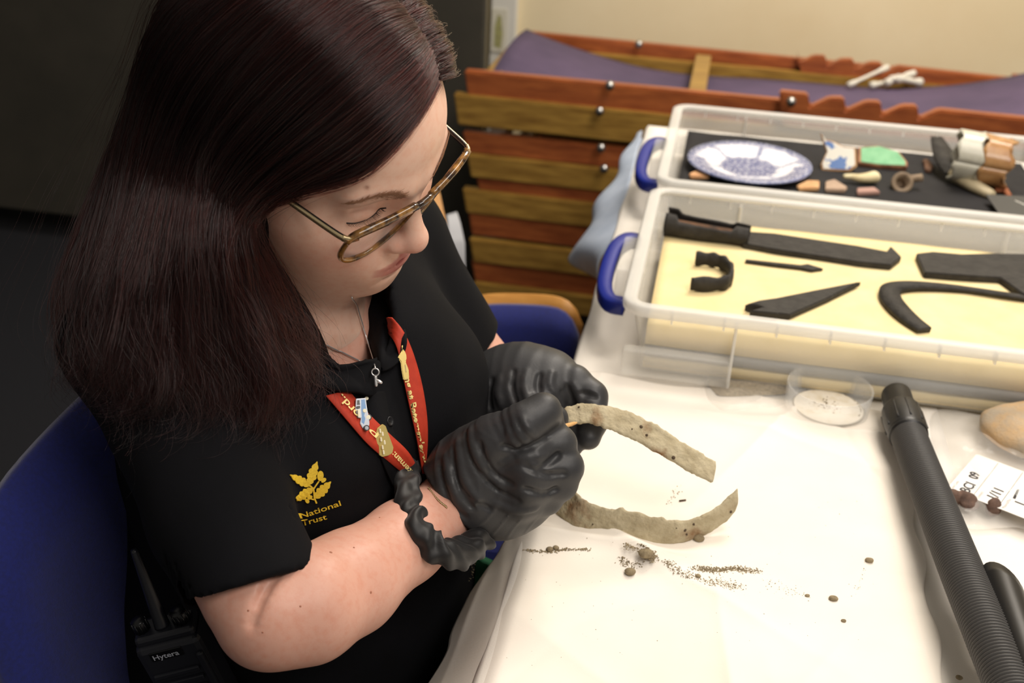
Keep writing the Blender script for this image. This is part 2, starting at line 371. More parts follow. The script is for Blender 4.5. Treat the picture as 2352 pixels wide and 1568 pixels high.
# scraps of white string and pegs on the sling
M_peg = mat('bleached_white_wood', '#d9d4c6', .7)
pz = pr[2]
for (x0, y0, x1, y1, r, nm, lb, ct) in ((1948, 196, 2040, 154, .006, 'tent_peg', 'long thin white stick lying on the purple canvas sling', 'stick'), (2000, 196, 2060, 184, .007, 'tent_peg', 'short white peg lowest in the little heap on the canvas', 'stick'),
        (2035, 190, 2090, 172, .008, 'tent_peg', 'white peg crossing the little heap on the canvas', 'stick'), (2060, 180, 2115, 190, .009, 'tent_peg', 'stubby white peg rightmost of the little heap on the canvas', 'stick'), (2045, 182, 2100, 168, .007, 'tent_peg', 'white peg topmost of the little heap on the canvas', 'stick')):
    a, b = at(x0, y0, 2.83), at(x1, y1, 2.86); t = np.linspace(0, 1, 9)[:, None]; P = a+(b-a)*t
    tag(tube(nm, P, r, M_peg, None, 8, scale=[1.25, 1.25, .8, .8, .75, .8, .8, 1.25, 1.25]), lb, ct, 'white pegs on the deckchair canvas')

# ------------------------------------------------------------------ blue chair beyond the table
M_blue = mat('royal_blue_upholstery', '#121e6e', .85, col2='#0f195c', scale=300, bump=.25, bscale=1100, sheen=.3)
M_beech = mat('beech_plywood_edge', '#c88f45', .45, col2='#b57c36', scale=12, stretch=(1, 8, 8))
M_leg = mat('dark_steel_tube', '#2a2a2c', .4, .8)
def blue_chair(root, A, B, down, thick, hgt, bow, edge=None):
    """padded back from corner A to corner B (top edge), going 'down' by hgt, with a plywood edge and tube frame"""
    A, B, down = Vector(A), Vector(B), Vector(down).normalized(); lat = (B-A).normalized(); nrm = lat.cross(down).normalized()
    def pad(name, off, m, w0, w1, h0, h1, th):
        V, F = [], []; nu, nv = 17, 13
        for s_ in (0, 1):
            for a in range(nu):
                for b in range(nv):
                    u, v = a/(nu-1), b/(nv-1); e = min(1, 9*min(u, 1-u))**.5*min(1, 9*min(v, 1-v))**.5
                    cr = .04*((abs(2*u-1))**6)*(1 if v < .5 else -1)*((abs(2*v-1))**6)
                    p = A+lat*((w0+(w1-w0)*u)*(B-A).length)+down*(h0+(h1-h0)*v+cr)+nrm*(off+bow*(1-(2*u-1)**2))
                    V.append(p+nrm*((th*(.35+.65*e)) if s_ else -th*.2*e))
        for s_ in (0, 1):
            for a in range(nu-1):
                for b in range(nv-1): k = s_*nu*nv; F.append((k+a*nv+b, k+a*nv+b+1, k+a*nv+nv+b+1, k+a*nv+nv+b))
        ring = [(a, 0) for a in range(nu)]+[(nu-1, b) for b in range(1, nv)]+[(a, nv-1) for a in range(nu-2, -1, -1)]+[(0, b) for b in range(nv-2, 0, -1)]
        for q in range(len(ring)):
            i0 = ring[q][0]*nv+ring[q][1]; j0 = ring[(q+1) % len(ring)][0]*nv+ring[(q+1) % len(ring)][1]; F.append((i0, j0, nu*nv+j0, nu*nv+i0))
        return fixn(pydata(name, V, F, m, root, True))
    pad('back_pad', 0, M_blue, .0, 1., .012, hgt, thick)
    pad('back_shell', -.012, edge or M_beech, *((-.012, 1.012, 0) if edge is None else (.02, .98, .03)), hgt+.01, .012)
    w = (B-A).length
    seat_c = A+lat*w/2+down*hgt; zc = .46
    return lat, nrm, w
B = at(1042, 684, 1.66); A = at(1338, 692, 1.62)
ch2 = empty('blue_chair', ((A[0]+B[0])/2, (A[1]+B[1])/2-.2, 0), 0, 'blue upholstered chair with plywood top edge, empty, beyond the table corner', 'chair', 'blue upholstered chairs')
lat, nrm, w = blue_chair(ch2, A, B, (0, -.06, -1), .03, .36, -.015)
cx, cy = (A[0]+B[0])/2, (A[1]+B[1])/2
box('seat', (cx-.12, cy-.36, .42), (cx+.12, cy-.02, .48), M_blue, ch2, .02, 3)
for sx in (-.1, .1):
    for sy in (-.33, -.04): tube('leg', [(cx+sx, cy+sy, 0), (cx+sx*.97, cy+sy*.98, .43)], .011, M_leg, ch2, 10)
# her own chair, its back seen at the left
A = at(420, 680, 1.05); B = at(-125, 1215, .82)
ch1 = empty('blue_chair', at(300, 1500, 1.1)*np.array((1, 1, 0)), 0, 'blue upholstered chair that the woman sits on', 'chair', 'blue upholstered chairs')
lat, nrm, w = blue_chair(ch1, A, B, Vector((.20, -.10, -1)), .03, .42, -.02, M_blue)
cx, cy = -.42, .78
box('seat', (-.62, .62, .42), (-.18, 1.06, .48), M_blue, ch1, .02, 3)
for sx in (-.2, .2):
    for sy in (-.2, .2): tube('leg', [(-.4+sx, .84+sy, 0), (-.4+sx*.97, .84+sy*.97, .43)], .011, M_leg, ch1, 10)
for q in (A, B): tube('back_post', [Vector(q)+Vector((.06, -.03, -.35)), Vector((np.clip(q[0], -.6, -.2), np.clip(q[1], .64, 1.04), .44))], .011, M_leg, ch1, 10)

# ------------------------------------------------------------------ table, cloth, paper
TX0, TX1, TY0, TY1 = -.118, 1.05, .42, 2.16
M_tab = mat('pale_laminate', '#b9b2a6', .5)
tb = empty('trestle_table', ((TX0+TX1)/2, (TY0+TY1)/2, 0), 0, 'long work table under the white cloth', 'table')
box('tabletop', (TX0+.004, TY0+.004, TZ-.034), (TX1-.004, TY1-.004, TZ-.006), M_tab, tb, .004)
for x in (TX0+.12, TX1-.1):
    for y in (TY0+.12, TY1-.12): tube('leg', [(x, y, 0), (x, y, TZ-.034)], .016, M_leg, tb, 10)
M_cloth = mat('white_table_cloth', '#efe9e0', .85, col2='#eae3d8', scale=8, bump=.08, bscale=700)
def grid_mesh(name, fn, nu, nv, m, parent=None, thick=0.0):
    V = [fn(a/(nu-1), b/(nv-1)) for a in range(nu) for b in range(nv)]
    F = [(a*nv+b, a*nv+nv+b, a*nv+nv+b+1, a*nv+b+1) for a in range(nu-1) for b in range(nv-1)]
    o = pydata(name, V, F, m, parent, True)
    if thick: md = o.modifiers.new('t', 'SOLIDIFY'); md.thickness = thick; md.offset = 0
    return o
def cloth_fn(u, v):
    s = -.30+u*(TX1-TX0+.32); y = TY0+v*(TY1-TY0)
    if s < 0:
        fold = .012*math.sin(y*23)+.008*math.sin(y*41+1); d = -s
        return (TX0-.004-fold*min(1, d*5)-.03*d, y, TZ-.003-d+min(d, .006))
    return (TX0+s, y, TZ-.003+.0006*math.sin(s*37+y*19))
tag(grid_mesh('table_cloth', cloth_fn, 90, 90, M_cloth), 'plain white cloth covering the long table and hanging at its side', 'tablecloth')

M_paper = mat('white_tissue_paper', '#f3ece2', .8, col2='#efe6d8', scale=5, bump=.05, bscale=400, spec=.3)
def creases(x, y):
    z = 0.0
    for (px, py, a, amp, wd) in CR:
        d = (x-px)*math.cos(a)+(y-py)*math.sin(a); t = -(x-px)*math.sin(a)+(y-py)*math.cos(a)
        z += amp*math.exp(-abs(d)/wd)*math.exp(-(t/.13)**2)
    return z+.0007*math.sin(31*x+23*y)*math.sin(27*y-15*x)+.0011*mnoise.noise((x*14, y*14, 0))
rr = random.Random(3); CR = []
for i in range(26): CR.append((rr.uniform(-.16, .22), rr.uniform(.55, 1.08), rr.uniform(0, PI), rr.uniform(-.004, .006), rr.uniform(.006, .02)))
# the raised ridges in front of the woman's hands
for (xa, ya, xb, yb, amp) in ((1180, 1215, 1420, 1265, .007), (1420, 1250, 1560, 1330, .006), (1250, 1120, 1330, 1180, .004), (1090, 1300, 1130, 1220, .006)):
    a, b = atz(xa, ya, TZ), atz(xb, yb, TZ); d = b-a; CR.append(((a[0]+b[0])/2, (a[1]+b[1])/2, math.atan2(d[1], d[0])+PI/2, amp, .012))
PAPER_Z = TZ+.0018
left_edge = [(.38, -.205), (.55, -.196), (.61, -.186), (.70, -.172), (.76, -.162), (.80, -.15), (.86, -.125), (1.0, -.11), (1.2, -.105)]
def ledge(y):
    for (y0, x0), (y1, x1) in zip(left_edge[:-1], left_edge[1:]):
        if y <= y1: return x0+(x1-x0)*(y-y0)/(y1-y0)
    return left_edge[-1][1]
def paper_z(x, y):
    z = PAPER_Z+max(-.0008, creases(x, y))
    d = (TX0-.004)-x
    if d > -.02:
        q = (d+.02); z = z-1.1*q*q/(q+.03)*1.5+.004*math.sin(y*47+x*20)*min(1, max(0, d)*30)
    return z
Rr = atz(2092, 1062, TZ)[0]
def paper_fn(u, v):
    y = .44+v*(1.125-.44)+.004*math.sin(u*17); x0 = ledge(y)+.003*math.sin(y*71)+.002*math.sin(y*133); x1 = Rr+.012*math.sin(y*5+1)+.003*math.sin(y*60)
    x = x0+(x1-x0)*u; return (x, y, paper_z(x, y))
tag(grid_mesh('tissue_paper', paper_fn, 190, 260, M_paper, None, .0004), 'large creased sheet of white tissue paper under the hands, drooping over the table edge', 'paper')
def paper2(u, v):
    a = np.array(atz(1640, 890, TZ))*(1-u)+np.array(atz(2150, 930, TZ))*u; x = a[0]; y = a[1]-.20*v; return (x, y, TZ-.0005+.0008*math.sin(u*9)*v)
tag(grid_mesh('paper_sheet', paper2, 20, 12, mat('bright_white_paper', '#f6f1ea', .8), None, .0004), 'smooth white paper sheet poking out beyond the creased tissue', 'paper')

# pale blue cloth slipping over the far table corner
M_bluecloth = mat('pale_blue_cotton', '#b4bfd0', .9, col2='#a6b2c5', scale=30, bump=.2, bscale=800)
def drape(u, v):
    top = np.array((TX0+.004-.012*(1-v), 2.13-.58*v, TZ-.006-.003*v)); 
    b0, b1, b2 = at(1490, 330, 2.16), at(1316, 590, 1.86), at(1376, 668, 1.68)
    t = v; bot = (1-t)**2*b0+2*t*(1-t)*b1*1.0+t*t*b2 if False else (b0*(1-t/.7)+b1*t/.7 if t < .7 else b1+(b2-b1)*(t-.7)/.3)
    p = top*(1-u)+bot*u; p = p+np.array((-.02, 0, .0))*math.sin(PI*u)+np.array((.012, .004, 0))*math.sin(v*19+u*3)*u
    return tuple(p)
tag(grid_mesh('blue_cloth', drape, 24, 40, M_bluecloth, None, .002), 'pale blue cotton cloth hanging over the far left table edge', 'cloth')
q0, q1 = at(992, 446, 1.95), at(1016, 560, 1.93); q2 = q0+(q1-q0)*(q0[2]/(q0[2]-q1[2])); tag(ribbon('wooden_post', [q0, q0*.5+q2*.5, q2], [(-.012, -.008), (.012, -.008), (.012, .008), (-.012, .008)], M_beech, None, smooth=False), 'tan wooden post leaning behind her far shoulder', 'post')
def sheet(u, v): p = at(1038, 495, 2.05)+(at(1052, 640, 2.0)-at(1038, 495, 2.05))*v; p[2] = p[2] if v < .5 else p[2]*(2-2*v); return (p[0]-.01+.035*u*(.4+.6*v), p[1]+.02*u, p[2]+.004*math.sin(v*9))
tag(grid_mesh('grey_sheet', sheet, 8, 14, mat('pale_grey_plastic', '#a8a9ad', .6), None, .002), 'pale grey plastic sheet edge hanging before the deckchair stack', 'sheet')
# green fabric seen under the forearm
g0 = at(1012, 1322, 1.12)
def green(u, v): return (g0[0]-.06+.12*u, g0[1]+.02*v-.02*u, g0[2]-.06+.09*v+.006*math.sin(u*12))
tag(grid_mesh('green_bag', green, 14, 10, mat('green_fabric', '#10603a', .85, col2='#0d5030', scale=60), None, .012), 'green fabric bag hanging beneath the table edge behind the forearm', 'bag')
# ================================================================== plastic boxes on the table
def plastic(name, col, alpha, rough=.35):
    return mat(name, col, rough, alpha=alpha, spec=.5)
M_pl = plastic('frosted_clear_plastic_wall', '#efede6', .26); M_plrim = plastic('frosted_clear_plastic_rim', '#f1efe9', .52); M_hand = mat('blue_plastic_handle', '#1c2a86', .35)
def rrect(x0, x1, y0, y1, r, n=6):
    out = []
    for (cx, cy, a0) in ((x1-r, y1-r, 0), (x0+r, y1-r, PI/2), (x0+r, y0+r, PI), (x1-r, y0+r, 1.5*PI)):
        for i in range(n+1): a = a0+PI/2*i/n; out.append((cx+r*math.cos(a), cy+r*math.sin(a)))
    return out
def loops(name, L, m, parent, close=None, cap=None):
    V, F = [], []; n = len(L[0][0])
    for (pts, z) in L: V += [(p[0], p[1], z) for p in pts]
    k = len(L); rng_ = range(k) if close else range(k-1)
    for i in rng_:
        j = (i+1) % k
        for q in range(n): F.append((i*n+q, i*n+(q+1) % n, j*n+(q+1) % n, j*n+q))
    if cap is not None: F.append(tuple(cap*n+q for q in range(n)))
    return fixn(pydata(name, V, F, m, parent, True))
def storage_box(x0, x1, y0, y1, ztop, label):
    b = empty('storage_box', ((x0+x1)/2, (y0+y1)/2, TZ), 0, label, 'box', 'clear plastic storage boxes')
    z0 = TZ+.0015; ins = .016; w = .0024; r = .03
    def rc(d, z): return (rrect(x0+d, x1-d, y0+d, y1-d, max(.004, r-d)), z)
    wall = loops('body', [rc(.010, ztop-.004), rc(ins+.004, ztop-.05), rc(ins+.010, z0+.006), rc(ins+.018, z0), rc(ins+.022, z0+w), rc(ins+.013, z0+.008), rc(ins+.006, ztop-.05), rc(.013, ztop-.004)], M_pl, b, close=True)
    pydata('floor_panel', [(x0+ins+.02, y0+ins+.02, z0+.001), (x1-ins-.02, y0+ins+.02, z0+.001), (x1-ins-.02, y1-ins-.02, z0+.001), (x0+ins+.02, y1-ins-.02, z0+.001)], [(0, 1, 2, 3)], M_pl, b)
    loops('rim', [rc(0, ztop-.012), rc(-.001, ztop-.002), rc(.003, ztop), rc(.012, ztop), rc(.0155, ztop-.002), rc(.0155, ztop-.006), rc(.005, ztop-.006), rc(.003, ztop-.012)], M_plrim, b, close=True)
    # stepped corner feet along the front and the back
    for (fy, s_) in ((y0, 1), (y1, -1)):
        for (fa, fb) in ((x0+.006, x0+.125), (x1-.125, x1-.006)):
            yy = sorted((fy+s_*.004, fy+s_*.022)); o = box('corner_step', (fa, yy[0], z0+.004), (fb, yy[1], z0+.036), M_pl, b, .004)
        for xr in (x0+.125, x1-.125): box('wall_rib', (xr-.0015, min(fy+s_*.006, fy+s_*.02), z0+.004), (xr+.0015, max(fy+s_*.006, fy+s_*.02), ztop-.012), M_plrim, b, .0008)
    k = int((x1-x0)/.055)
    for i in range(1, k):
        for (fy, s_) in ((y1, -1), (y0, 1)):
            xr = x0+(x1-x0)*i/k; box('rim_rib', (xr-.001, min(fy+s_*.003, fy+s_*.014), ztop-.018), (xr+.001, max(fy+s_*.003, fy+s_*.014), ztop-.005), M_plrim, b, 0)
    # moulded ledge and blue clip handle at each short end
    ym = (y0+y1)/2-.025
    for (xe, s_) in ((x0, -1), (x1, 1)):
        box('clip_ledge', (min(xe+s_*.018, xe-s_*.016), ym-.055, ztop-.050), (max(xe+s_*.018, xe-s_*.016), ym+.055, ztop-.012), M_pl, b, .003)
        P = [(xe+s_*.002, ym+.085, ztop-.030), (xe+s_*.016, ym+.078, ztop-.028), (xe+s_*.028, ym+.05, ztop-.030), (xe+s_*.032, ym, ztop-.036), (xe+s_*.030, ym-.05, ztop-.042), (xe+s_*.020, ym-.078, ztop-.046), (xe+s_*.002, ym-.083, ztop-.046)]
        ribbon('handle', spline(P, 26), [(-.009, -.008), (.007, -.009), (.009, -.006), (.009, .006), (.007, .009), (-.007, .009), (-.009, .006)], M_hand, b, up=(0, 0, 1))
    return b
NB = (-.070, .60, 1.118, 1.525, .834); FB = (-.066, .545, 1.555, 1.985, .832)
storage_box(*NB, 'clear plastic box with blue handles holding dark iron finds on cream padding')
storage_box(*FB, 'clear plastic box with blue handles holding pottery on black padding, farther back')
# taped white label on the near box front, too worn to read
# cream and black padding
M_foam = mat('cream_foam_sheet', '#f1ddaa', .9, col2='#ead49c', scale=18, bump=.2, bscale=500); M_bfoam = mat('black_foam_sheet', '#211f20', .9, col2='#1a1819', scale=30, bump=.25, bscale=500)
M_grey = mat('grey_packing_sheet', '#8c929b', .8, col2='#7f868f', scale=25)
def pad_block(name, bx, zb, zt, m, label, wob, ins=.029):
    x0, x1, y0, y1, _ = bx; nu, nv = 50, 30; V, F = [], []
    for s_ in (0, 1):
        for a in range(nu):
            for b in range(nv):
                x = x0+ins+(x1-x0-2*ins)*a/(nu-1); y = y0+ins+(y1-y0-2*ins)*b/(nv-1)
                V.append((x, y, (zt+wob*mnoise.noise((x*16, y*16, 3))) if s_ else (zb+wob*.8*mnoise.noise((x*11, y*9, 7)))))
    for s_ in (0, 1):
        for a in range(nu-1):
            for b in range(nv-1): k = s_*nu*nv; F.append((k+a*nv+b, k+a*nv+nv+b, k+a*nv+nv+b+1, k+a*nv+b+1))
    ring = [(a, 0) for a in range(nu)]+[(nu-1, b) for b in range(1, nv)]+[(a, nv-1) for a in range(nu-2, -1, -1)]+[(0, b) for b in range(nv-2, 0, -1)]
    for q in range(len(ring)):
        i0 = ring[q][0]*nv+ring[q][1]; j = ring[(q+1) % len(ring)]; j0 = j[0]*nv+j[1]; F.append((i0, j0, nu*nv+j0, nu*nv+i0))
    o = fixn(pydata(name, V, F, m, None, True)); return tag(o, label, 'padding')
FZ, BZ = .800, .792
tag(pad_block('foam_sheet', NB, TZ+.036, FZ, M_foam, 'cream foam padding sheet under the iron finds', .0012), None, 'padding')
pad_block('packing_sheet', NB, TZ+.022, TZ+.0335, M_grey, 'grey packing sheet between cream layers in the near box', .0012)
pad_block('foam_sheet', NB, TZ+.007, TZ+.0195, M_foam, 'lower cream foam sheet at the bottom of the near box', .0012)
pad_block('foam_sheet', FB, TZ+.007, BZ, M_bfoam, 'black foam padding sheet under the pottery finds', .0015)

# ------------------------------------------------------------------ iron finds on the cream foam (outlines measured on the padding)
M_iron = mat('blackened_iron', '#2b2825', .72, .25, col2='#3a3733', scale=70, detail=8, bump=.5, bscale=160, bdist=.003)
M_rust = mat('rusty_socket', '#6b4a30', .85, col2='#3a2a20', scale=60, bump=.6, bscale=120, bdist=.003)
def c4(p, z): return atz(1300+p[0]/2.0903, 200+p[1]/2.0903, z)
def find(name, pts, z, thick, m, label, cat, parent=None, group=None, bevel=.0012, crop=c4):
    P = [crop(p, z) for p in pts]; o = extrude_poly(name, [(p[0], p[1]) for p in P], thick, m, parent, Matrix.Translation((0, 0, z)), bevel=bevel)
    if label: tag(o, label, cat, group)
    return o
GI = 'iron finds in the near box'
t = empty('socketed_blade', c4((1000, 740), FZ), 0, 'long dark iron blade with hollow socket end, along the back of the box', 'iron find', GI)
find('blade', [(850, 690), (1000, 700), (1200, 730), (1400, 760), (1540, 787), (1560, 760), (1612, 812), (1562, 852), (1400, 836), (1200, 806), (1000, 776), (850, 748)], FZ+.008, .0075, M_iron, None, None, t)
a, b = c4((480, 645), FZ+.016), c4((880, 716), FZ+.012); ax = b-a; Ls = np.linalg.norm(ax); V, F = [], []
for i in range(25):
    u = i/24; rr_ = .0185*(1-.35*u); c = a+ax*u; gap = .55 if u < .15 else (1.05 if u < .8 else .3)
    for k in range(17):
        ang = PI/2+gap+(2*PI-2*gap)*k/16; side = np.cross(ax/Ls, (0, 0, 1)); rj = rr_*(1+.06*math.sin(9*u+3*ang))
        V.append(c+side*math.cos(ang)*rj+np.array((0, 0, 1))*math.sin(ang)*rj*.9)
for i in range(24):
    for k in range(16): F.append((i*17+k, i*17+k+1, i*17+17+k+1, i*17+17+k))
o = pydata('socket', V, F, M_iron, t, True); o.modifiers.new('t', 'SOLIDIFY').thickness = .003
tube('rust_core', [a+ax*u-np.array((0, 0, .006)) for u in np.linspace(.06, .95, 12)], .011, M_rust, t, 10)
P = spline([c4(p, FZ+.010) for p in ((622, 822), (700, 828), (757, 845), (792, 885), (786, 925), (735, 945), (600, 945))], 40)
tag(ribbon('horseshoe_fragment', P, [(-.0022, -.0085), (.0022, -.0085), (.0028, 0), (.0022, .0085), (-.0022, .0085), (-.0028, 0)], M_iron, None, scale=[1+.12*math.sin(i*1.1) for i in range(40)]), 'dark iron loop bent like a U standing on its edge', 'iron find', GI)
find('arrowhead', [(862, 824), (1125, 852), (1160, 847), (1238, 870), (1180, 877), (1125, 866), (862, 834)], FZ+.004, .0035, M_iron, 'thin dark iron arrow with a small pointed head', 'iron find', None, GI, .0008)
t = empty('spearhead', c4((1100, 1020), FZ), 0, 'dark iron spearhead with broken open socket, pointing right', 'iron find', GI)
find('blade', [(1000, 1012), (1200, 972), (1418, 930), (1260, 1010), (1075, 1090), (985, 1080)], FZ+.008, .0075, M_iron, None, None, t)
find('socket', [(858, 1042), (925, 1022), (1010, 1010), (1020, 1085), (880, 1072), (945, 1055), (915, 1044)], FZ+.011, .010, M_iron, None, None, t)
cl = [(1722, 1165), (1660, 1122), (1598, 1065), (1556, 1010), (1560, 968), (1625, 952), (1740, 952), (1900, 965), (2080, 990), (2300, 1025), (2420, 1060)]
P = spline([c4(p, FZ+.005) for p in cl], 60); sc = [.6+.6*math.sin(PI*min(1, .15+i/50.)) for i in range(60)]
tag(ribbon('sickle', P, [(-.010, -.0025), (.010, -.0045), (.0105, .002), (0, .0035), (-.010, .0015)], M_iron, None, scale=sc), 'curved dark iron sickle blade lying on the cream padding', 'iron find', GI)
find('knife_blade', [(1682, 797), (1760, 788), (1900, 800), (2050, 796), (2260, 800), (2300, 830), (2290, 960), (2210, 1000), (2085, 912), (1960, 905), (1722, 888)], FZ+.009, .0085, M_iron, 'broad broken dark iron blade at the right end of the near box', 'iron find', None, GI)

# ------------------------------------------------------------------ pottery and other finds on the black foam
GP = 'pottery finds in the far box'
m_pl = bpy.data.materials.new('blue_white_transfer_ware'); m_pl.use_nodes = True; nt = m_pl.node_tree; N = nt.nodes; Lk = nt.links; pb = N['Principled BSDF']; pb.inputs['Roughness'].default_value = .12
ga = N.new('ShaderNodeAttribute'); ga.attribute_name = 'radial'; ns = N.new('ShaderNodeTexNoise'); ns.inputs['Scale'].default_value = 55; ns.inputs['Detail'].default_value = 8
mx = N.new('ShaderNodeMath'); mx.operation = 'MULTIPLY_ADD'; mx.inputs[1].default_value = .9
Lk.new(ns.outputs['Fac'], mx.inputs[0]); Lk.new(ga.outputs['Fac'], mx.inputs[2])
rp = N.new('ShaderNodeValToRGB'); rp.color_ramp.elements[0].position = .42; rp.color_ramp.elements[0].color = lin('#eeeef2'); rp.color_ramp.elements[1].position = .62; rp.color_ramp.elements[1].color = lin('#5a6493')
e = rp.color_ramp.elements.new(.78); e.color = lin('#333d75'); Lk.new(mx.outputs[0], rp.inputs['Fac']); Lk.new(rp.outputs['Color'], pb.inputs['Base Color'])
pc = atz(1721, 374, BZ+.012); pr_ = .097
prof = [(0, .0040), (.040, .0042), (.055, .0055), (.063, .009), (.070, .0115), (.088, .0135), (pr_, .0145), (pr_, .0120), (.086, .010), (.064, .006), (.055, .001), (.0, 0)]
plate = empty('china_plate', pc, 0, 'blue and white transfer-printed plate lying on the black padding', 'plate', GP)
pl_o = lathe('plate_body', prof, m_pl, plate, 72, (pc[0], pc[1], BZ+.001), (.0, -.03, 1))
at_ = pl_o.data.attributes.new('radial', 'FLOAT', 'POINT')
for v in pl_o.data.vertices:
    r = (v.co.xy-Vector(pc[:2])).length; ang = math.atan2(v.co.y-pc[1], v.co.x-pc[0])
    at_.data[v.index].value = .18 if r < .050 else (-.16+.32*max(0, math.sin(ang*6))**6 if r < .070 else .16)
m_sh = mat('blue_white_delftware', '#e9e4d6', .2, col2='#4a74b4', scale=42, detail=2, ramp=(.52, .56)); M_clay = mat('buff_fired_clay', '#cfa577', .8, col2='#b98a5c', scale=90, bump=.3)
def crop_up(o_px, pts, base, lean, thick, m, name, label, cat, M2=None, group=GP):
    """sherd leaning on the padding: outline in a tilted upright plane through its foot"""
    ex = Vector((1, -.02, 0)); ey = Vector((0, lean, 1)).normalized(); O = Vector(c4(base, BZ)); P = []
    nrm = ex.cross(ey)
    for p in pts:
        r = Vector(CAM_M @ np.array([((1300+p[0]/2.0903)-IW/2)/FPX, -((200+p[1]/2.0903)-IH/2)/FPX, -1.0])); c0 = Vector(CAM_POS)
        h = c0+r*((O-c0).dot(nrm)/r.dot(nrm)); P.append(((h-O).dot(ex.normalized()), (h-O).dot(nrm.cross(ex).normalized())))
    t = empty(name, O, 0, label, cat, group); Mx = basis(O, ex, ey)
    cx = sum(p[0] for p in P)/len(P); cy = sum(p[1] for p in P)/len(P)
    extrude_poly('body', P, thick, M2 or M_clay, t, Mx, bevel=.0008)
    extrude_poly('glaze', [(cx+(p[0]-cx)*.90, cy+(p[1]-cy)*.90) for p in P], .0012, m, t, Mx @ Matrix.Translation((0, 0, .0012)), bevel=.0003)
    return t
crop_up(None, [(1222, 218), (1242, 250), (1290, 262), (1330, 285), (1393, 292), (1398, 380), (1362, 405), (1230, 400), (1224, 372), (1252, 310)], (1300, 405), .55, .008, m_sh, 'pottery_sherd', 'curved blue and white pottery sherd propped beside the plate', 'sherd')
crop_up(None, [(1404, 288), (1500, 280), (1600, 310), (1640, 360), (1640, 382), (1500, 376), (1404, 362)], (1520, 408), 1.6, .012, mat('green_glaze', '#5a9f6c', .55, col2='#79b583', scale=50), 'glazed_tile', 'green glazed tile fragment with raw broken clay edge', 'sherd', mat('raw_brown_clay', '#b98764', .85, col2='#8d5f47', scale=60, bump=.5))
M_bone = mat('weathered_bone', '#dccfa8', .6, col2='#cbb98c', scale=40, bump=.2)
P = [c4(p, BZ+.010) for p in ((1332, 428), (1370, 430), (1405, 436), (1440, 436), (1475, 432), (1492, 430))]
tag(tube('bone_piece', spline(P, 24), .010, M_bone, None, 12, scale=[.35+.9*(i/23)**.8-.35*max(0, (i-20)/3.) for i in range(24)], rb=.008), 'pale tapering bone piece below the green tile', 'bone', GP)
t = empty('pipe_bowl', c4((1620, 470), BZ), 0, 'short brown pipe bowl with its round opening facing the front', 'pipe', GP)
q = c4((1615, 458), BZ+.012); lathe('bowl', [(.006, -.022), (.013, -.02), (.0155, -.008), (.0165, 0), (.0145, .001), (.0095, 0), (.0085, -.018), (0, -.019)], mat('brown_clay_pipe', '#96826a', .7, col2='#75624e', scale=60), t, 20, q, (0.05, -.9, .45))
tube('stem', [q+np.array((.008, .012, .002)), q+np.array((.030, .016, .006))], .006, MATS['brown_clay_pipe'], t, 10)
t = empty('jar_neck', c4((1990, 400), BZ), 0, 'broken stoneware jar neck, half grey half brown, lying in the far box', 'jar', GP)
j0, j1 = c4((1868, 322), BZ+.045), c4((2122, 372), BZ+.040); axj = j1-j0; Lj = float(np.linalg.norm(axj))
def shell(name, u0, u1, r0, r1, m):
    V, F = [], []; e1 = np.cross(axj/Lj, (0, 0, 1)); e1 /= np.linalg.norm(e1); e2 = np.cross(e1, axj/Lj)
    for i in range(13):
        u = u0+(u1-u0)*i/12; r = r0+(r1-r0)*i/12
        for k in range(29):
            a = 2*PI*k/28; jag = .006*math.sin(a*5)*(i == 12)+.004*math.sin(a*7)*(i == 0); V.append(j0+axj*(u+jag/Lj)+e1*math.cos(a)*r+e2*math.sin(a)*r)
    for i in range(12):
        for k in range(28): F.append((i*29+k, i*29+k+1, i*29+30+k, i*29+29+k))
    o = pydata(name, V, F, m, t, True); o.modifiers.new('t', 'SOLIDIFY').thickness = -.004
shell('grey_glazed_part', 0, .48, .040, .040, mat('pale_grey_salt_glaze', '#c9c6b8', .22, col2='#bdb9a8', scale=50)); shell('brown_glazed_part', .48, 1, .0405, .038, mat('brown_salt_glaze', '#b58a5b', .2, col2='#a0744a', scale=70))
t = empty('table_knife', c4((1850, 400), BZ), 0, 'old table knife with dark blade and worn bone handle, tip raised on the jar', 'knife', GP)
def plank(name, pts3, w, th, m, par, n=20, scl=None): return ribbon(name, spline(pts3, n), [(-w, -th), (w, -th), (w, th), (-w, th)], m, par, up=(0, 0, 1), scale=scl)
plank('blade', [at(1300+1778/2.0903, 200+238/2.0903, 1.86), at(1300+1822/2.0903, 200+335/2.0903, 1.82), at(1300+1880/2.0903, 200+415/2.0903, 1.785)], .020, .0016, M_iron, t, 16, [.45+.55*min(1, i/8) for i in range(16)])
tube('bone_handle', spline([at(1300+1868/2.0903, 200+408/2.0903, 1.785), at(1300+1950/2.0903, 200+468/2.0903, 1.755), at(1300+2052/2.0903, 200+522/2.0903, 1.725)], 16), .015, mat('worn_bone_handle', '#b9ab8c', .5, col2='#a39474', scale=40), t, 12, scale=[.9, 1.1, 1.15, 1.1, 1, .98, .95, .92, .9, .86, .82, .78, .74, .7, .6, .4], rb=.011)
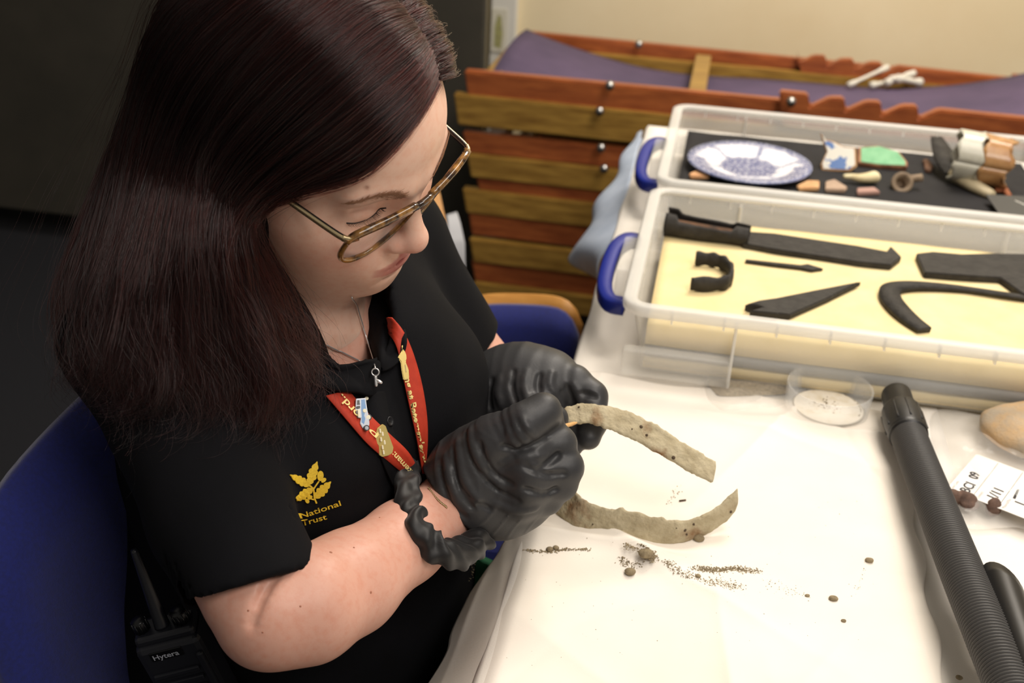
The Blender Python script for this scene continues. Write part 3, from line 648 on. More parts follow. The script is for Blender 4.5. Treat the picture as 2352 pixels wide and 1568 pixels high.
# dark tag card leaning over the rim
V = [at(1300+p[0]/2.0903, 200+p[1]/2.0903, d) for p, d in (((2015, 520), 1.70), ((2260, 530), 1.70), ((2300, 760), 1.58), ((2160, 728), 1.585))]
V = [np.array(v) for v in V]; nn = np.cross(V[1]-V[0], V[3]-V[0]); nn /= np.linalg.norm(nn)
cd = empty('dark_card', V[0], 0, 'dark grey card slip leaning over the rim between the two boxes', 'card'); W8 = V+[v-nn*.0015 for v in V]
fixn(pydata('card', W8, [(0, 1, 2, 3), (7, 6, 5, 4), (0, 4, 5, 1), (1, 5, 6, 2), (2, 6, 7, 3), (3, 7, 4, 0)], mat('dark_grey_card', '#46443f', .7), cd))
s0, s1 = V[1]*.45+V[0]*.55, V[1]*.9+V[2]*.35-V[0]*.25; o_ = np.sign((CAM_POS-V[0])@nn)*nn*.001
tube('white_scratch', [V[0]+(V[1]-V[0])*.50+(V[3]-V[0])*.12+o_, V[0]+(V[1]-V[0])*.80+(V[3]-V[0])*.35+o_], .0012, M_white_trim, cd, 6)
for (pts, m, lb) in (([(592, 412), (640, 392), (692, 398), (690, 425), (600, 425)], mat('orange_clay', '#c9986c', .8), 'orange clay sherd half hidden at the near left of the plate'), ([(1108, 470), (1160, 445), (1218, 448), (1216, 482), (1120, 485)], M_clay, 'buff clay sherd at the front edge right of the plate'),
        ([(1248, 450), (1290, 440), (1352, 478), (1340, 492), (1246, 488)], mat('pinkish_sherd', '#b39a84', .8, col2='#9c8470', scale=40), 'pinkish flat sherd second from the plate at the front edge'), ([(1398, 482), (1480, 478), (1510, 500), (1400, 505)], mat('dull_pink_sherd', '#a88478', .8), 'dull pink sherd below the pale bone piece'),
        ([(2050, 468), (2110, 462), (2142, 515), (2120, 518), (2095, 490), (2062, 488)], mat('red_tile_fragment', '#a4633f', .8), 'red tile fragment right of the knife handle'), ([(1712, 345), (1740, 342), (1765, 378), (1752, 398), (1725, 392), (1722, 365)], mat('rusty_lump', '#7d5a44', .9, col2='#5d4434', scale=80, bump=.6), 'rusty brown crumb between the tile and the knife')):
    find('pottery_sherd', pts, BZ+.007, .006, m, lb, 'sherd', None, GP)

# ------------------------------------------------------------------ small dish, bags, vacuum hose
M_glass = mat('clear_polystyrene', '#f4f4f2', .06, alpha=.24, spec=.8)
dc = atz(1896, 942, TZ); ds = empty('petri_dish', dc, 0, 'clear round plastic dish with soil specks, in front of the near box', 'dish')
R_ = .0445; lathe('dish_body', [(0, .001), (R_-.002, .001), (R_, .003), (R_+.001, .0285), (R_-.0002, .029), (R_-.0015, .0275), (R_-.003, .004), (0, .0025)], M_glass, ds, 56, (dc[0], dc[1], TZ+.002))
lathe('paper_disc', [(0, .0036), (.036, .0034), (.038, .0028), (0, .0026)], mat('stained_filter_paper', '#f3ebdc', .8, col2='#d9c8a6', scale=45, ramp=(.5, .8)), ds, 30, (dc[0]+.002, dc[1]-.002, TZ+.003))
M_soil = mat('grey_brown_soil', '#86765a', .95, col2='#a8987a', scale=260, bump=.8, bscale=700)
def crumb_cloud(pts, rad):
    """many tiny angular grains joined into one mesh"""
    V, F = [], []; ico = [(0, 0, 1), (.9, 0, .3), (.28, .85, .3), (-.73, .5, .3), (-.73, -.5, .3), (.28, -.85, .3), (0, 0, -.6)]; fs = [(0, 1, 2), (0, 2, 3), (0, 3, 4), (0, 4, 5), (0, 5, 1), (6, 2, 1), (6, 3, 2), (6, 4, 3), (6, 5, 4), (6, 1, 5)]
    for p, r in zip(pts, rad):
        k = len(V); a = rng.uniform(0, 6.28); ca, sa = math.cos(a), math.sin(a); sx, sy, sz = rng.uniform(.6, 1.3, 3)
        for (x, y, z) in ico: X, Y, Z = x*sx*r, y*sy*r, z*sz*r; V.append((p[0]+X*ca-Y*sa, p[1]+X*sa+Y*ca, p[2]+Z+r*.3))
        F += [tuple(k+i for i in f) for f in fs]
    return V, F
pts = [(dc[0]+rng.normal(0, .010), dc[1]+rng.normal(0, .008), TZ+.0066) for i in range(60)]+[(dc[0]-.036*math.cos(a), dc[1]+.036*math.sin(a), TZ+.006) for a in rng.uniform(1.9, 3.6, 60)]
V, F = crumb_cloud(pts, rng.uniform(.0003, .0011, len(pts))); o = pydata('soil_grains', V, F, M_soil, ds); o['kind'] = 'stuff'
def pillow_bag(name, px, h, m, parent, seed, crop=None):
    """thin plastic bag: outline pixels on the table, lying flat with a slight swell"""
    P = [atz(x, y, TZ) for x, y in px]; c = sum(P)/len(P); V, F = [], []; nr = 9; ring = spline([p[:2] for p in P], 48, True)
    for s_ in (1, 0):
        for i in range(nr):
            u = i/(nr-1)
            for q in ring:
                x = c[0]+(q[0]-c[0])*u; y = c[1]+(q[1]-c[1])*u; z = TZ+.0022+(h*(1-u**3)*(.75+.45*mnoise.noise((x*40+seed, y*40, 0)))+.0012*mnoise.noise((x*120, y*120, seed)) if s_ else 0)
                V.append((x, y, max(z, TZ+.002)))
    for s_ in (0, 1):
        for i in range(nr-1):
            for k in range(48): b0 = s_*nr*48+i*48; F.append((b0+k, b0+(k+1) % 48, b0+48+(k+1) % 48, b0+48+k))
    return fixn(pydata(name, V, F, m, parent, True))
M_bag = mat('clear_polythene', '#f5f1ea', .12, alpha=.2, spec=.7, bump=.6, bscale=60, bdist=.004)
sb = empty('soil_bag', atz(1715, 895, TZ), 0, 'flat clear bag of grey brown soil between the near box and the dish', 'bag', 'finds bags')
soil = pillow_bag('soil', [(1627, 876), (1700, 872), (1806, 876), (1815, 905), (1740, 912), (1660, 914), (1640, 905)], .005, M_soil, sb, 3)
pillow_bag('plastic', [(1622, 874), (1720, 866), (1835, 875), (1840, 930), (1720, 950), (1645, 950)], .009, M_bag, sb, 5)
fb = empty('finds_bag', atz(2270, 1080, TZ), 0, 'clear finds bag with a stone, brown crumbs and a written label, right of the hose', 'bag', 'finds bags')
q0 = atz(2330, 1010, TZ)
F1 = Field((-.075, -.06, -.01), (.075, .06, .05), .003); F1.op(n_ell((0, 0, .014), (.060, .045, .024)), .004).op(n_ell((.02, .02, .02), (.045, .03, .02)), .01); F1.disp(lambda x, y, z: .003*vnoise(x, y, z, 70, 1)+.0012*vnoise(x, y, z, 190, 2))
V, Q = F1.mesh(); me = quads_mesh('stone', V+np.array((q0[0]+.02, q0[1]-.012, TZ+.006)), Q); link('stone', me, mat('ochre_sandstone', '#c9a77c', .9, col2='#b3a48f', scale=26, ramp=(.4, .6), bump=.4, bscale=300), fb)
F1 = Field((-.04, -.03, -.006), (.04, .03, .02), .0018)
for i in range(9): F1.op(n_ell((rng.uniform(-.022, .022), rng.uniform(-.006, .006), .004), rng.uniform(.004, .009, 3)), .003)
F1.disp(lambda x, y, z: .0008*vnoise(x, y, z, 300, 1)); V, Q = F1.mesh(); q1 = atz(2222, 1172, TZ); link('corroded_crumbs', quads_mesh('corroded_crumbs', V+np.array((q1[0], q1[1], TZ+.006)), Q), mat('corroded_brown', '#6d5548', .9, col2='#54423a', scale=150, bump=.5), fb)
# written label: BCI 09 / 1/11 / 1
lc = [np.array(atz(x, y, TZ+.014)) for x, y in ((2176, 1120), (2243, 1042), (2400, 1115), (2395, 1225))]
ex = Vector(lc[1]-lc[0]); ey = Vector(lc[0]-lc[3]); O = Vector(lc[0]); Lw = ex.length
Mx = basis(lc[0], lc[1]-lc[0], np.cross((0, 0, 1), lc[1]-lc[0])); Hh = .115
extrude_poly('label_slip', [(0, 0), (Lw-.002, 0), (Lw, -.002), (Lw, -Hh), (0, -Hh)], .0005, mat('label_paper', '#f1ece6', .7), fb, Mx, warp=None)
M_ink = mat('black_marker', '#2c2a2c', .7); M_faint = mat('faint_print', '#b5b0ac', .8)
FONT = bpy.data.fonts.load('<builtin>') if False else None
def text_mesh(s, size, bold=0.0):
    cu = bpy.data.curves.new('t', 'FONT'); cu.body = s; cu.size = size; cu.offset = bold; cu.resolution_u = 3
    ob = bpy.data.objects.new('t', cu); COL.objects.link(ob); dg = bpy.context.evaluated_depsgraph_get(); me = bpy.data.meshes.new_from_object(ob.evaluated_get(dg)); bpy.data.objects.remove(ob); bpy.data.curves.remove(cu); me.materials.clear(); return me
def put_text(name, s, size, M, m, parent, bold=0.0, z=.0004, shear=0):
    me = text_mesh(s, size, bold); me.transform(M @ Matrix.Translation((0, 0, z))); return link(name, me, m, parent)
T2 = lambda x, y, r=0: Mx @ Matrix.Translation((x, y, 0)) @ Matrix.Rotation(r, 4, 'Z')
put_text('written_code', 'BCI', .0135, T2(.004, -.019), M_ink, fb, .0002); put_text('written_code', '09', .0125, T2(.034, -.017, .15), M_ink, fb, .0003)
put_text('written_number', '1/11', .0135, T2(.010, -.042, -.05), M_ink, fb, .0002); put_text('written_number', 'I', .014, T2(.020, -.066), M_ink, fb, .0002)
for yy in (-.0235, -.0475, -.072): extrude_poly('ruled_line', [(.002, yy), (Lw-.003, yy+.001), (Lw-.003, yy+.0014), (.002, yy+.0004)], .0001, M_ink, fb, Mx @ Matrix.Translation((0, 0, .0004)))
put_text('printed_heading', 'Site Code', .0042, T2(.002, -.005), M_faint, fb); put_text('printed_heading', 'Context', .0042, T2(.002, -.029), M_faint, fb)
put_text('printed_heading', 'Material/No.', .0042, T2(.002, -.053), M_faint, fb)
extrude_poly('marker_stroke', [(.026, -.053), (.044, -.0515), (.045, -.0535), (.026, -.0555)], .0002, M_ink, fb, Mx @ Matrix.Translation((0, 0, .0005)))
pillow_bag('plastic', [(2140, 955), (2260, 958), (2420, 985), (2430, 1220), (2330, 1215), (2215, 1215), (2170, 1150)], .020, M_bag, fb, 9)
# vacuum hose with cuff and a second nozzle tube
M_hose = mat('dark_grey_ribbed_plastic', '#484644', .45, spec=.4); M_cuff = mat('black_plastic_cuff', '#1d1c1c', .38)
hs = empty('vacuum_hose', atz(2110, 1000, TZ), 0, 'dark grey ribbed vacuum hose with black cuff lying across the paper', 'hose')
hp = [at(2058, 905, 1.215), at(2075, 965, 1.165), at(2098, 1030, 1.115), at(2145, 1150, 1.025), at(2200, 1290, .938), at(2258, 1430, .865), at(2330, 1600, .795), at(2400, 1760, .735)]
C_ = spline(hp, 700); seg = np.r_[0, np.cumsum(np.linalg.norm(np.diff(C_, axis=0), axis=1))]
def along(s0, s1, n): s_ = np.linspace(s0, s1, n); return np.stack([np.interp(s_, seg, C_[:, k]) for k in range(3)], 1)
cut = .082; rh = .0178
nr = int((seg[-1]-cut)/.0034); n_ = nr*8; P = along(cut, seg[-1], n_)
ribbon('ribbed_tube', P, circ(rh, 28), M_hose, hs, scale=[1-.12*(.5+.5*math.cos(2*PI*i/8))**1.5 for i in range(n_)])
P = along(0, cut+.006, 60); sc = []
for s_ in np.linspace(0, cut+.006, 60): sc.append((.62 if s_ < .002 else (.80 if s_ < .040 else 1.0+.05*math.sin((s_-.04)/.045*PI) if s_ < .084 else .98)))
ribbon('cuff', P, circ(.0195, 32), M_cuff, hs, scale=sc)
lathe('cuff_bore', [(0, -.0005), (.0112, 0), (.0115, .0012), (0, .0008)], mat('bore_black', '#050505', .9), hs, 24, tuple(C_[0]), tuple(C_[0]-C_[3]))
for k in range(10):
    a = 2*PI*k/10; T_, N_, B_ = frames(along(.044, .078, 8)); Pk = along(.044, .078, 8)+(N_*math.cos(a)+B_*math.sin(a))*.0199
    tube('cuff_grip', Pk, .0011, M_cuff, hs, 6)
nz = empty('nozzle_tube', atz(2300, 1340, TZ), 0, 'plain black nozzle tube with slanted end beside the hose', 'nozzle')
a, b = np.array(at(2292, 1318, .915)), np.array(at(2400, 1640, .775)); ax = (b-a)/np.linalg.norm(b-a); e1 = np.cross(ax, (0, 0, 1)); e1 /= np.linalg.norm(e1); e2 = np.cross(e1, ax); V, F = [], []
for i in range(24):
    for k in range(29):
        an = 2*PI*k/28; cutd = .020*(1-math.cos(an-.6))*(1-i/23.) if i < 23 else 0; V.append(a+ax*(.26*i/23.+cutd)+e1*math.cos(an)*.0125+e2*math.sin(an)*.0125)
for i in range(23):
    for k in range(28): F.append((i*29+k, i*29+k+1, i*29+30+k, i*29+29+k))
o = pydata('tube', V, F, M_cuff, nz, True); o.modifiers.new('t', 'SOLIDIFY').thickness = .002

# ------------------------------------------------------------------ the two iron hoop pieces, crumbs of soil
M_hoop = mat('soil_crusted_iron', '#a39678', .92, col2='#bfb396', scale=75, detail=9, ramp=(.3, .68), bump=1.0, bscale=200, bdist=.002)
nt = M_hoop.node_tree; N = nt.nodes; b = N['Principled BSDF']
nz2 = N.new('ShaderNodeTexNoise'); nz2.inputs['Scale'].default_value = 34; nz2.inputs['Detail'].default_value = 7; r2 = N.new('ShaderNodeValToRGB'); r2.color_ramp.elements[0].position = .55; r2.color_ramp.elements[1].position = .70
tc2 = N.new('ShaderNodeTexCoord'); nt.links.new(tc2.outputs['Object'], nz2.inputs['Vector']); nt.links.new(nz2.outputs['Fac'], r2.inputs['Fac'])
mxr = N.new('ShaderNodeMixRGB'); old = b.inputs['Base Color'].links[0].from_socket; nt.links.new(r2.outputs['Color'], mxr.inputs['Fac']); nt.links.new(old, mxr.inputs['Color1']); mxr.inputs['Color2'].default_value = lin('#7d5733'); nt.links.new(mxr.outputs['Color'], b.inputs['Base Color'])
M_pit = mat('dark_pit', '#57493a', .95)
def hoop(top, bot, dt, db, thick, name, label, lumps, seed, pits):
    """corroded iron strap between an upper and a lower edge line"""
    n, k = 130, 12; A_ = spline([at(x, y, d) for (x, y), d in zip(top, dt)], n); B_ = spline([at(x, y, d) for (x, y), d in zip(bot, db)], n); V, F = [], []
    T = np.gradient((A_+B_)/2, axis=0); Wd = A_-B_; Nn = np.cross(T, Wd); Nn /= np.linalg.norm(Nn, axis=1, keepdims=True)
    if ((CAM_POS-A_[n//2])@Nn[n//2]) < 0: Nn = -Nn
    for i in range(n):
        for s_ in (1, -1):
            for j in range(k):
                v = j/(k-1) if s_ == 1 else 1-j/(k-1); p = B_[i]+Wd[i]*v
                e = .0011*mnoise.noise(Vector(p)*150+Vector((seed, 0, 0)))+.0016*mnoise.noise(Vector(p)*60)
                wd = Wd[i]/np.linalg.norm(Wd[i]); edge = (abs(2*v-1)**8)*(.0011*mnoise.noise(Vector(p)*220)+.0007*mnoise.noise(Vector(p)*500))*(1 if v > .5 else -1)
                for (lx, lr, lh) in lumps:
                    if v > .85: edge += lh*math.exp(-((i/(n-1)-lx)/lr)**2)
                rnd = thick*.5*(1-.55*abs(2*v-1)**6)
                V.append(p+Nn[i]*s_*(rnd+(e if s_ == 1 else e*.6))+wd*edge)
    m2 = 2*k
    for i in range(n-1):
        for j in range(m2): F.append((i*m2+j, i*m2+(j+1) % m2, i*m2+m2+(j+1) % m2, i*m2+m2+j))
    F.append(tuple(range(m2))[::-1]); F.append(tuple((n-1)*m2+q for q in range(m2)))
    root = empty(name, (A_[n//2]+B_[n//2])/2, 0, label, 'iron piece', 'broken iron hoop pieces')
    fixn(pydata('strap', V, F, M_hoop, root, True))
    for (u, v, r) in [(p[0], p[1], p[2]*.75) for p in pits]:
        i = int(u*(n-1)); p = B_[i]+Wd[i]*v+Nn[i]*(thick*.5+.0004); lathe('pit_crust', [(0, .0006), (r*.6, .0007), (r, -.0004), (r, -.002), (0, -.002)], M_pit, root, 9, tuple(p), tuple(Nn[i]))
    return root, A_, B_, Nn
hoop([(1240, 985), (1276, 952), (1310, 933), (1340, 927), (1385, 930), (1440, 945), (1500, 973), (1555, 1008), (1600, 1035), (1643, 1061)], [(1245, 1015), (1285, 990), (1315, 976), (1345, 972), (1385, 981), (1440, 1003), (1500, 1035), (1545, 1060), (1595, 1090), (1635, 1107)],
     [.985, .985, .985, .985, .985, .988, .99, .992, .995, 1.0], [.975, .975, .975, .975, .975, .978, .98, .982, .985, .99], .0035, 'iron_hoop_piece', 'curved flat strip of soil-crusted iron held up in the gloved fingers', [], 2, [(.62, .62, .0022), (.64, .42, .0016), (.58, .35, .0012), (.30, .8, .0012), (.78, .15, .0022)])
dz = lambda x, y, z: proj(atz(x, y, z))[0][2]
tp = [(1248, 1130), (1290, 1120), (1318, 1128), (1345, 1150), (1395, 1167), (1450, 1175), (1520, 1192), (1580, 1195), (1625, 1178), (1665, 1150), (1694, 1122)]
bt = [(1225, 1165), (1262, 1155), (1290, 1185), (1330, 1215), (1380, 1230), (1440, 1242), (1500, 1249), (1560, 1246), (1610, 1230), (1655, 1205), (1688, 1172)]
zl = [.756, .752, .748, .746, .7445, .744, .7435, .7435, .746, .752, .762]; dB = [dz(x, y, z) for (x, y), z in zip(bt, zl)]
hoop(tp, bt, [d-.006 for d in dB], dB, .004, 'iron_hoop_piece', 'curved flat strip of soil-crusted iron resting on the tissue paper', [(.10, .02, .003), (.46, .015, .0025), (.52, .012, .002), (.60, .012, .0022)], 5, [(.70, .62, .0022), (.73, .82, .0015), (.66, .75, .0012), (.72, .40, .0012), (.36, .35, .001), (.95, .3, .002)])
def onpaper(x, y):
    p = np.array(atz(x, y, PAPER_Z))
    for _ in range(3): p = np.array(atz(x, y, paper_z(p[0], p[1])))
    return p
pts, rad = [], []
def spread(path, n, wx, wy, r0, r1):
    P = np.array(path, float); t = rng.uniform(0, len(P)-1.001, n)
    for tt in t:
        i = int(tt); q = P[i]+(P[i+1]-P[i])*(tt-i); q = q+rng.normal(0, 1, 2)*np.array((wx, wy)); pts.append(onpaper(q[0], q[1])); rad.append(rng.uniform(r0, r1))
spread([(1212, 1264), (1262, 1268), (1300, 1262), (1350, 1262)], 220, 5, 1.6, .0003, .0011)
spread([(1435, 1253), (1480, 1260), (1492, 1272), (1500, 1284)], 500, 6, 4, .0003, .0012)
spread([(1425, 1280), (1440, 1298), (1470, 1296)], 90, 8, 4, .0003, .0010)
spread([(1530, 1288), (1560, 1312), (1600, 1330), (1650, 1345)], 420, 7, 3, .0002, .0008)
spread([(1600, 1305), (1640, 1310), (1690, 1306), (1740, 1314)], 800, 11, 3.4, .0002, .0009)
spread([(1640, 1330), (1670, 1345), (1700, 1348)], 260, 10, 4, .0002, .0007)
spread([(1760, 1335), (1850, 1370)], 80, 16, 6, .0002, .0006)
spread([(1985, 1300), (1975, 1340), (1955, 1370)], 30, 3, 6, .0002, .0006)
spread([(1535, 1160), (1560, 1120)], 40, 4, 4, .0002, .0008)
spread([(1095, 1270), (1080, 1330)], 40, 3, 5, .0002, .0008)
for i in range(160): x, y = rng.uniform(1150, 2080), rng.uniform(1130, 1540); pts.append(onpaper(x, y)); rad.append(rng.uniform(.00015, .0005))
V, F = crumb_cloud(pts, rad); o = pydata('soil_crumbs', V, F, M_soil); tag(o, 'loose grey brown soil crumbs scattered on the tissue paper', 'soil', None, 'stuff')
M_stone = mat('small_pebble', '#9a8b6e', .95, col2='#7c6e56', scale=200, bump=.5)
def pebble(px, py, r, label, seed):
    p = onpaper(px, py); f = Field((-r*1.7,)*3, (r*1.7,)*3, r/7); f.op(n_ell((0, 0, 0), (r*1.25, r, r*.75)), r*.2); f.disp(lambda x, y, z: r*.16*vnoise(x, y, z, 2.2/r, seed)); V, Q = f.mesh()
    o = link('soil_lump', quads_mesh('soil_lump', V+p+np.array((0, 0, r*.6)), Q), M_stone); tag(o, label, 'lump', 'soil lumps on the paper')
pebble(1482, 1278, .0052, 'largest grey soil lump, in the crumb heap before the hoop piece', 1); pebble(1446, 1317, .0040, 'rounded buff soil lump nearest the paper front below the hoop', 2)
pebble(1604, 1240, .0042, 'soil lump tucked under the right part of the lying hoop', 3); pebble(1914, 1377, .0030, 'small flat brown lump alone toward the hose', 4); pebble(1996, 1290, .0028, 'small grey lump nearest the hose, upper one', 5)
pebble(1262, 1264, .0026, 'left one of two tiny dark lumps on the paper ridge', 6); pebble(1277, 1260, .0024, 'right one of two tiny dark lumps on the paper ridge', 7); pebble(1854, 1369, .0016, 'tiny dark lump left of the flat brown lump', 8); pebble(1937, 1427, .0016, 'tiny dark speck lump low on the open paper', 9)
pebble(1603, 1325, .0020, 'tiny lump on the curved soil trail', 10); pebble(2203, 1558, .0022, 'tiny red brown lump at the bottom beside the hose', 11)
tag(tube('twig', [onpaper(1560, 1152)+np.array((0, 0, .001)), onpaper(1575, 1150)+np.array((0, 0, .001))], .0009, M_pit, None, 6), 'tiny dark twig on the paper inside the hoop curve', 'twig')
# ================================================================== the woman
HR = np.array([[-0.4102, 0.8556, 0.3157], [-0.8786, -0.278, -0.3883], [-0.2445, -0.4366, 0.8658]]); HT = np.array([-0.2846, .7843, 1.1037])
def hw(p): return HR @ (np.asarray(p, float)/1000.0)+HT          # head millimetres (x her right, y forward, z up) -> room
def hinv(p): return HR.T @ (np.asarray(p, float)-HT)             # room -> head metres
FW = np.array((.86, -.50, 0.0)); FW /= np.linalg.norm(FW); RT = np.array((FW[1], -FW[0], 0.0))   # chest direction, her right
NSH = np.array((-.400, .705, .948)); FSH = np.array((-.288, .965, .942)); NB = np.array((-.355, .850, .985))
EL = at(600, 1392, .785); WR = at(1036, 1160, .94)
FEL = at(1088, 862, 1.13); FWR = at(1108, 908, 1.06)
woman = empty('person', (-.40, .84, .48), 0, 'woman with long dark hair, glasses and black polo shirt, bent over her work', 'person')

# ---- skin: head, neck, upper chest (fine), arms and torso (coarser), joined into one body
mm = .001
def E_(c, r): return n_ell(np.array(c)*mm, np.array(r)*mm)
def C_ap(a, b, ra, rb=None): return n_cap(np.array(a)*mm, np.array(b)*mm, ra*mm, (rb if rb is not None else ra)*mm)
hf = Field((-.098, -.118, -.285), (.098, .128, .125), .0017)
hf.op(E_((0, -8, 36), (73, 93, 76)), .01)
hf.op(E_((0, 30, 34), (60, 55.5, 50)), .03)                       # forehead
hf.op(E_((0, 34, -30), (59, 48, 60)), .035)                       # mid face
hf.op(E_((37, 50, -38), (27, 29, 29)), .028, sym=True)            # cheeks
hf.op(E_((58, 22, -20), (12, 26, 24)), .03, sym=True)
hf.op(E_((0, 40, -72), (53, 46, 37)), .03)                        # jaw
hf.op(E_((47, 8, -62), (15, 24, 26)), .03, sym=True)
hf.op(E_((0, 77, -99), (20, 16, 14)), .026)                       # chin
hf.op(E_((0, 30, -98), (38, 46, 16)), .03)                        # under the chin
hf.op(C_ap((8, 84, 15), (46, 70, 19), 8.5, 7), .016, sym=True)    # brow
hf.op(E_((31, 92, -3), (17, 15, 12.5)), .014, 's', sym=True)      # eye hollow
hf.op(E_((32, 66.5, -3), (16.5, 15.5, 13.5)), .007, sym=True)     # lids over the eyeball
hf.op(C_ap((17, 83.5, 7), (32, 85.5, 8.5), 1.6), .005, 's', sym=True); hf.op(C_ap((32, 85.5, 8.5), (47, 76, 6), 1.6), .005, 's', sym=True)   # lid fold
hf.op(n_ell(np.array((32, 80.5, -9.2))*mm, np.array((12.5, 6, 1.3))*mm), .002, 's', sym=True)         # narrow eye slit, looking down
hf.op(E_((0, 76, -66), (30, 18, 22)), .022)                       # muzzle
hf.op(C_ap((0, 84, 6), (0, 103, -30), 6.5, 8), .013)              # nose bridge
hf.op(E_((0, 103, -37), (10.5, 10.5, 9.5)), .010)                 # nose tip
hf.op(E_((11.5, 93, -41), (6.8, 9, 7)), .008, sym=True)           # nostril wings
hf.op(E_((6.2, 98, -48.5), (3.2, 5, 3.0)), .003, 's', sym=True)
hf.op(C_ap((0, 95, -51), (0, 95, -59), 1.6), .005, 's')           # philtrum
hf.op(E_((7, 90.5, -65), (13, 5.5, 4.4)), .006, sym=True)         # upper lip
hf.op(E_((0, 90.5, -73.5), (16.5, 6.2, 5.2)), .006)               # lower lip
for (a, b) in (((0, 97.2, -68.6), (10, 95.2, -69)), ((10, 95.2, -69), (19, 90.5, -69.4)), ((19, 90.5, -69.4), (25.5, 85, -70.2))):
    hf.op(C_ap(a, b, 1.3, 1.1), .0025, 's', sym=True)
hf.op(E_((0, 88, -84), (13, 5, 4)), .010, 's')                    # hollow under the lip
hf.op(E_((72, -10, -10), (7, 17, 30)), .012, sym=True); hf.op(E_((77, -6, -6), (4, 9, 16)), .006, 's', sym=True)   # ears
nb = hinv(NB); notch = hinv(at(770, 765, .955)); vb = hinv(at(800, 830, .945))
hf.op(n_cap((0, -.026, -.06), nb, .052, .058), .03)
hf.op(n_cap((0, .0, -.075), notch-np.array((0, .03, 0)), .045, .045), .03)
hf.op(n_cap(notch+np.array((0, -.045, -.02)), vb+np.array((0, -.055, -.03)), .052, .06), .03)
V, Q = hf.mesh(); V = relax(V, Q, 3); Hc = V*1000
hx, hy, hz = np.abs(Hc[:, 0]), Hc[:, 1], Hc[:, 2]
tone = np.tile(np.array(lin('#e6bda7')[:3]), (len(V), 1))
def blend(tone, w, col): c = np.array(lin(col)[:3]); return tone*(1-w[:, None])+c*w[:, None]
g = lambda c, r: np.exp(-(((hx-c[0])/r[0])**2+((hy-c[1])/r[1])**2+((hz-c[2])/r[2])**2))
tone = blend(tone, .45*g((40, 62, -42), (24, 40, 20)), '#d98f80'); tone = blend(tone, .55*g((0, 105, -40), (14, 16, 12)), '#d8867a')
tone = blend(tone, .30*g((32, 78, 2), (18, 20, 8)), '#c98f82')
lip = (hy > 80)*np.clip(1-np.abs(hx)/26, 0, 1)**.35*np.clip((1.15-np.abs(hz+69.2)/(8.8-.17*hx))*4, 0, 1)*(hx < 26)
tone = blend(tone, .9*lip, '#b5605c')
tone = blend(tone, .9*np.exp(-(((Hc[:, 0]-44)/1.6)**2+((hz-31.5)/1.6)**2))*(hy > 40), '#8a5540')   # mole above the brow
body_parts = [(V @ HR.T+HT, Q, tone)]
af = Field((-.50, .45, .70), (-.08, 1.12, 1.03), .0026)
def chain(F, pts, k, first=None):
    for (a, ra), (b, rb) in zip(pts[:-1], pts[1:]): F.op(n_cap(a, b, ra, rb), k)
uarm = [(NSH, .045), (NSH*.45+EL*.55+np.array((0, 0, -.004)), .0425), (EL*.93+NSH*.07, .0375)]
farm = [(at(628, 1402, .785), .0385), (at(705, 1388, .797), .0392), (at(800, 1338, .83), .0365), (at(930, 1243, .888), .031), (WR, .0265), (at(1100, 1110, .94), .024)]
u = af.like(); chain(u, uarm, .01); chain(af, farm, .012)
q = np.maximum(.0035-np.abs(af.f-u.f), 0)/.0035; af.f = np.minimum(af.f, u.f)-q*q*.0035*.25; del u
af.op(n_ell(at(618, 1412, .785), (.0345, .0345, .0345)), .012)
def field_depth(F, x, y):
    r = CAM_M @ np.array([(x-IW/2)/FPX, -(y-IH/2)/FPX, -1.0]); ds = np.arange(.55, 1.2, .0008); P = CAM_POS+ds[:, None]*r; I = np.round((P-F.lo)/F.h).astype(int); ok = ((I >= 0) & (I < F.n)).all(1); I = np.clip(I, 0, F.n-1); v = np.where(ok, F.f[I[:, 0], I[:, 1], I[:, 2]], 1); k = np.argmax(v < 0); return ds[k] if v[k] < 0 else None
cr = [(578, 1436), (584, 1412), (594, 1384), (610, 1352), (632, 1318), (655, 1292)]; cd0 = [field_depth(af, x, y) for x, y in cr]; cd0 = [d if d else .75 for d in cd0]
for i in range(5): af.op(n_cap(at(*cr[i], cd0[i]-.0004), at(*cr[i+1], cd0[i+1]-.0004), .0026+.0003*i, .0029+.0003*i), .003, 's')
chain(af, [(FSH, .046), (FSH*.5+FEL*.5, .044), (FEL, .040), (FWR, .030), (at(1150, 900, 1.05), .025)], .012)
af.op(n_ell((-.335, .84, .82), (.10, .10, .16)), .05); af.op(n_cap(NSH, FSH, .045), .04)
V, Q = af.mesh(); V = relax(V, Q, 2); tn = np.tile(np.array(lin('#d09e8b')[:3]), (len(V), 1)); body_parts.append((V, Q, tn))
V = np.concatenate([b[0] for b in body_parts]); off = 0; Qs = []
for b in body_parts: Qs.append(b[1]+off); off += len(b[0])
me = quads_mesh('body', V, np.concatenate(Qs)); set_color(me, np.concatenate([b[2] for b in body_parts]))
M_skin = mat('fair_skin', '#ffffff', .45, col2='#faece6', scale=160, ramp=(.45, .75), bump=.10, bscale=900, bdist=.0006, sss=.12, vcol='tone', spec=.4)
body = link('body', me, M_skin, woman)
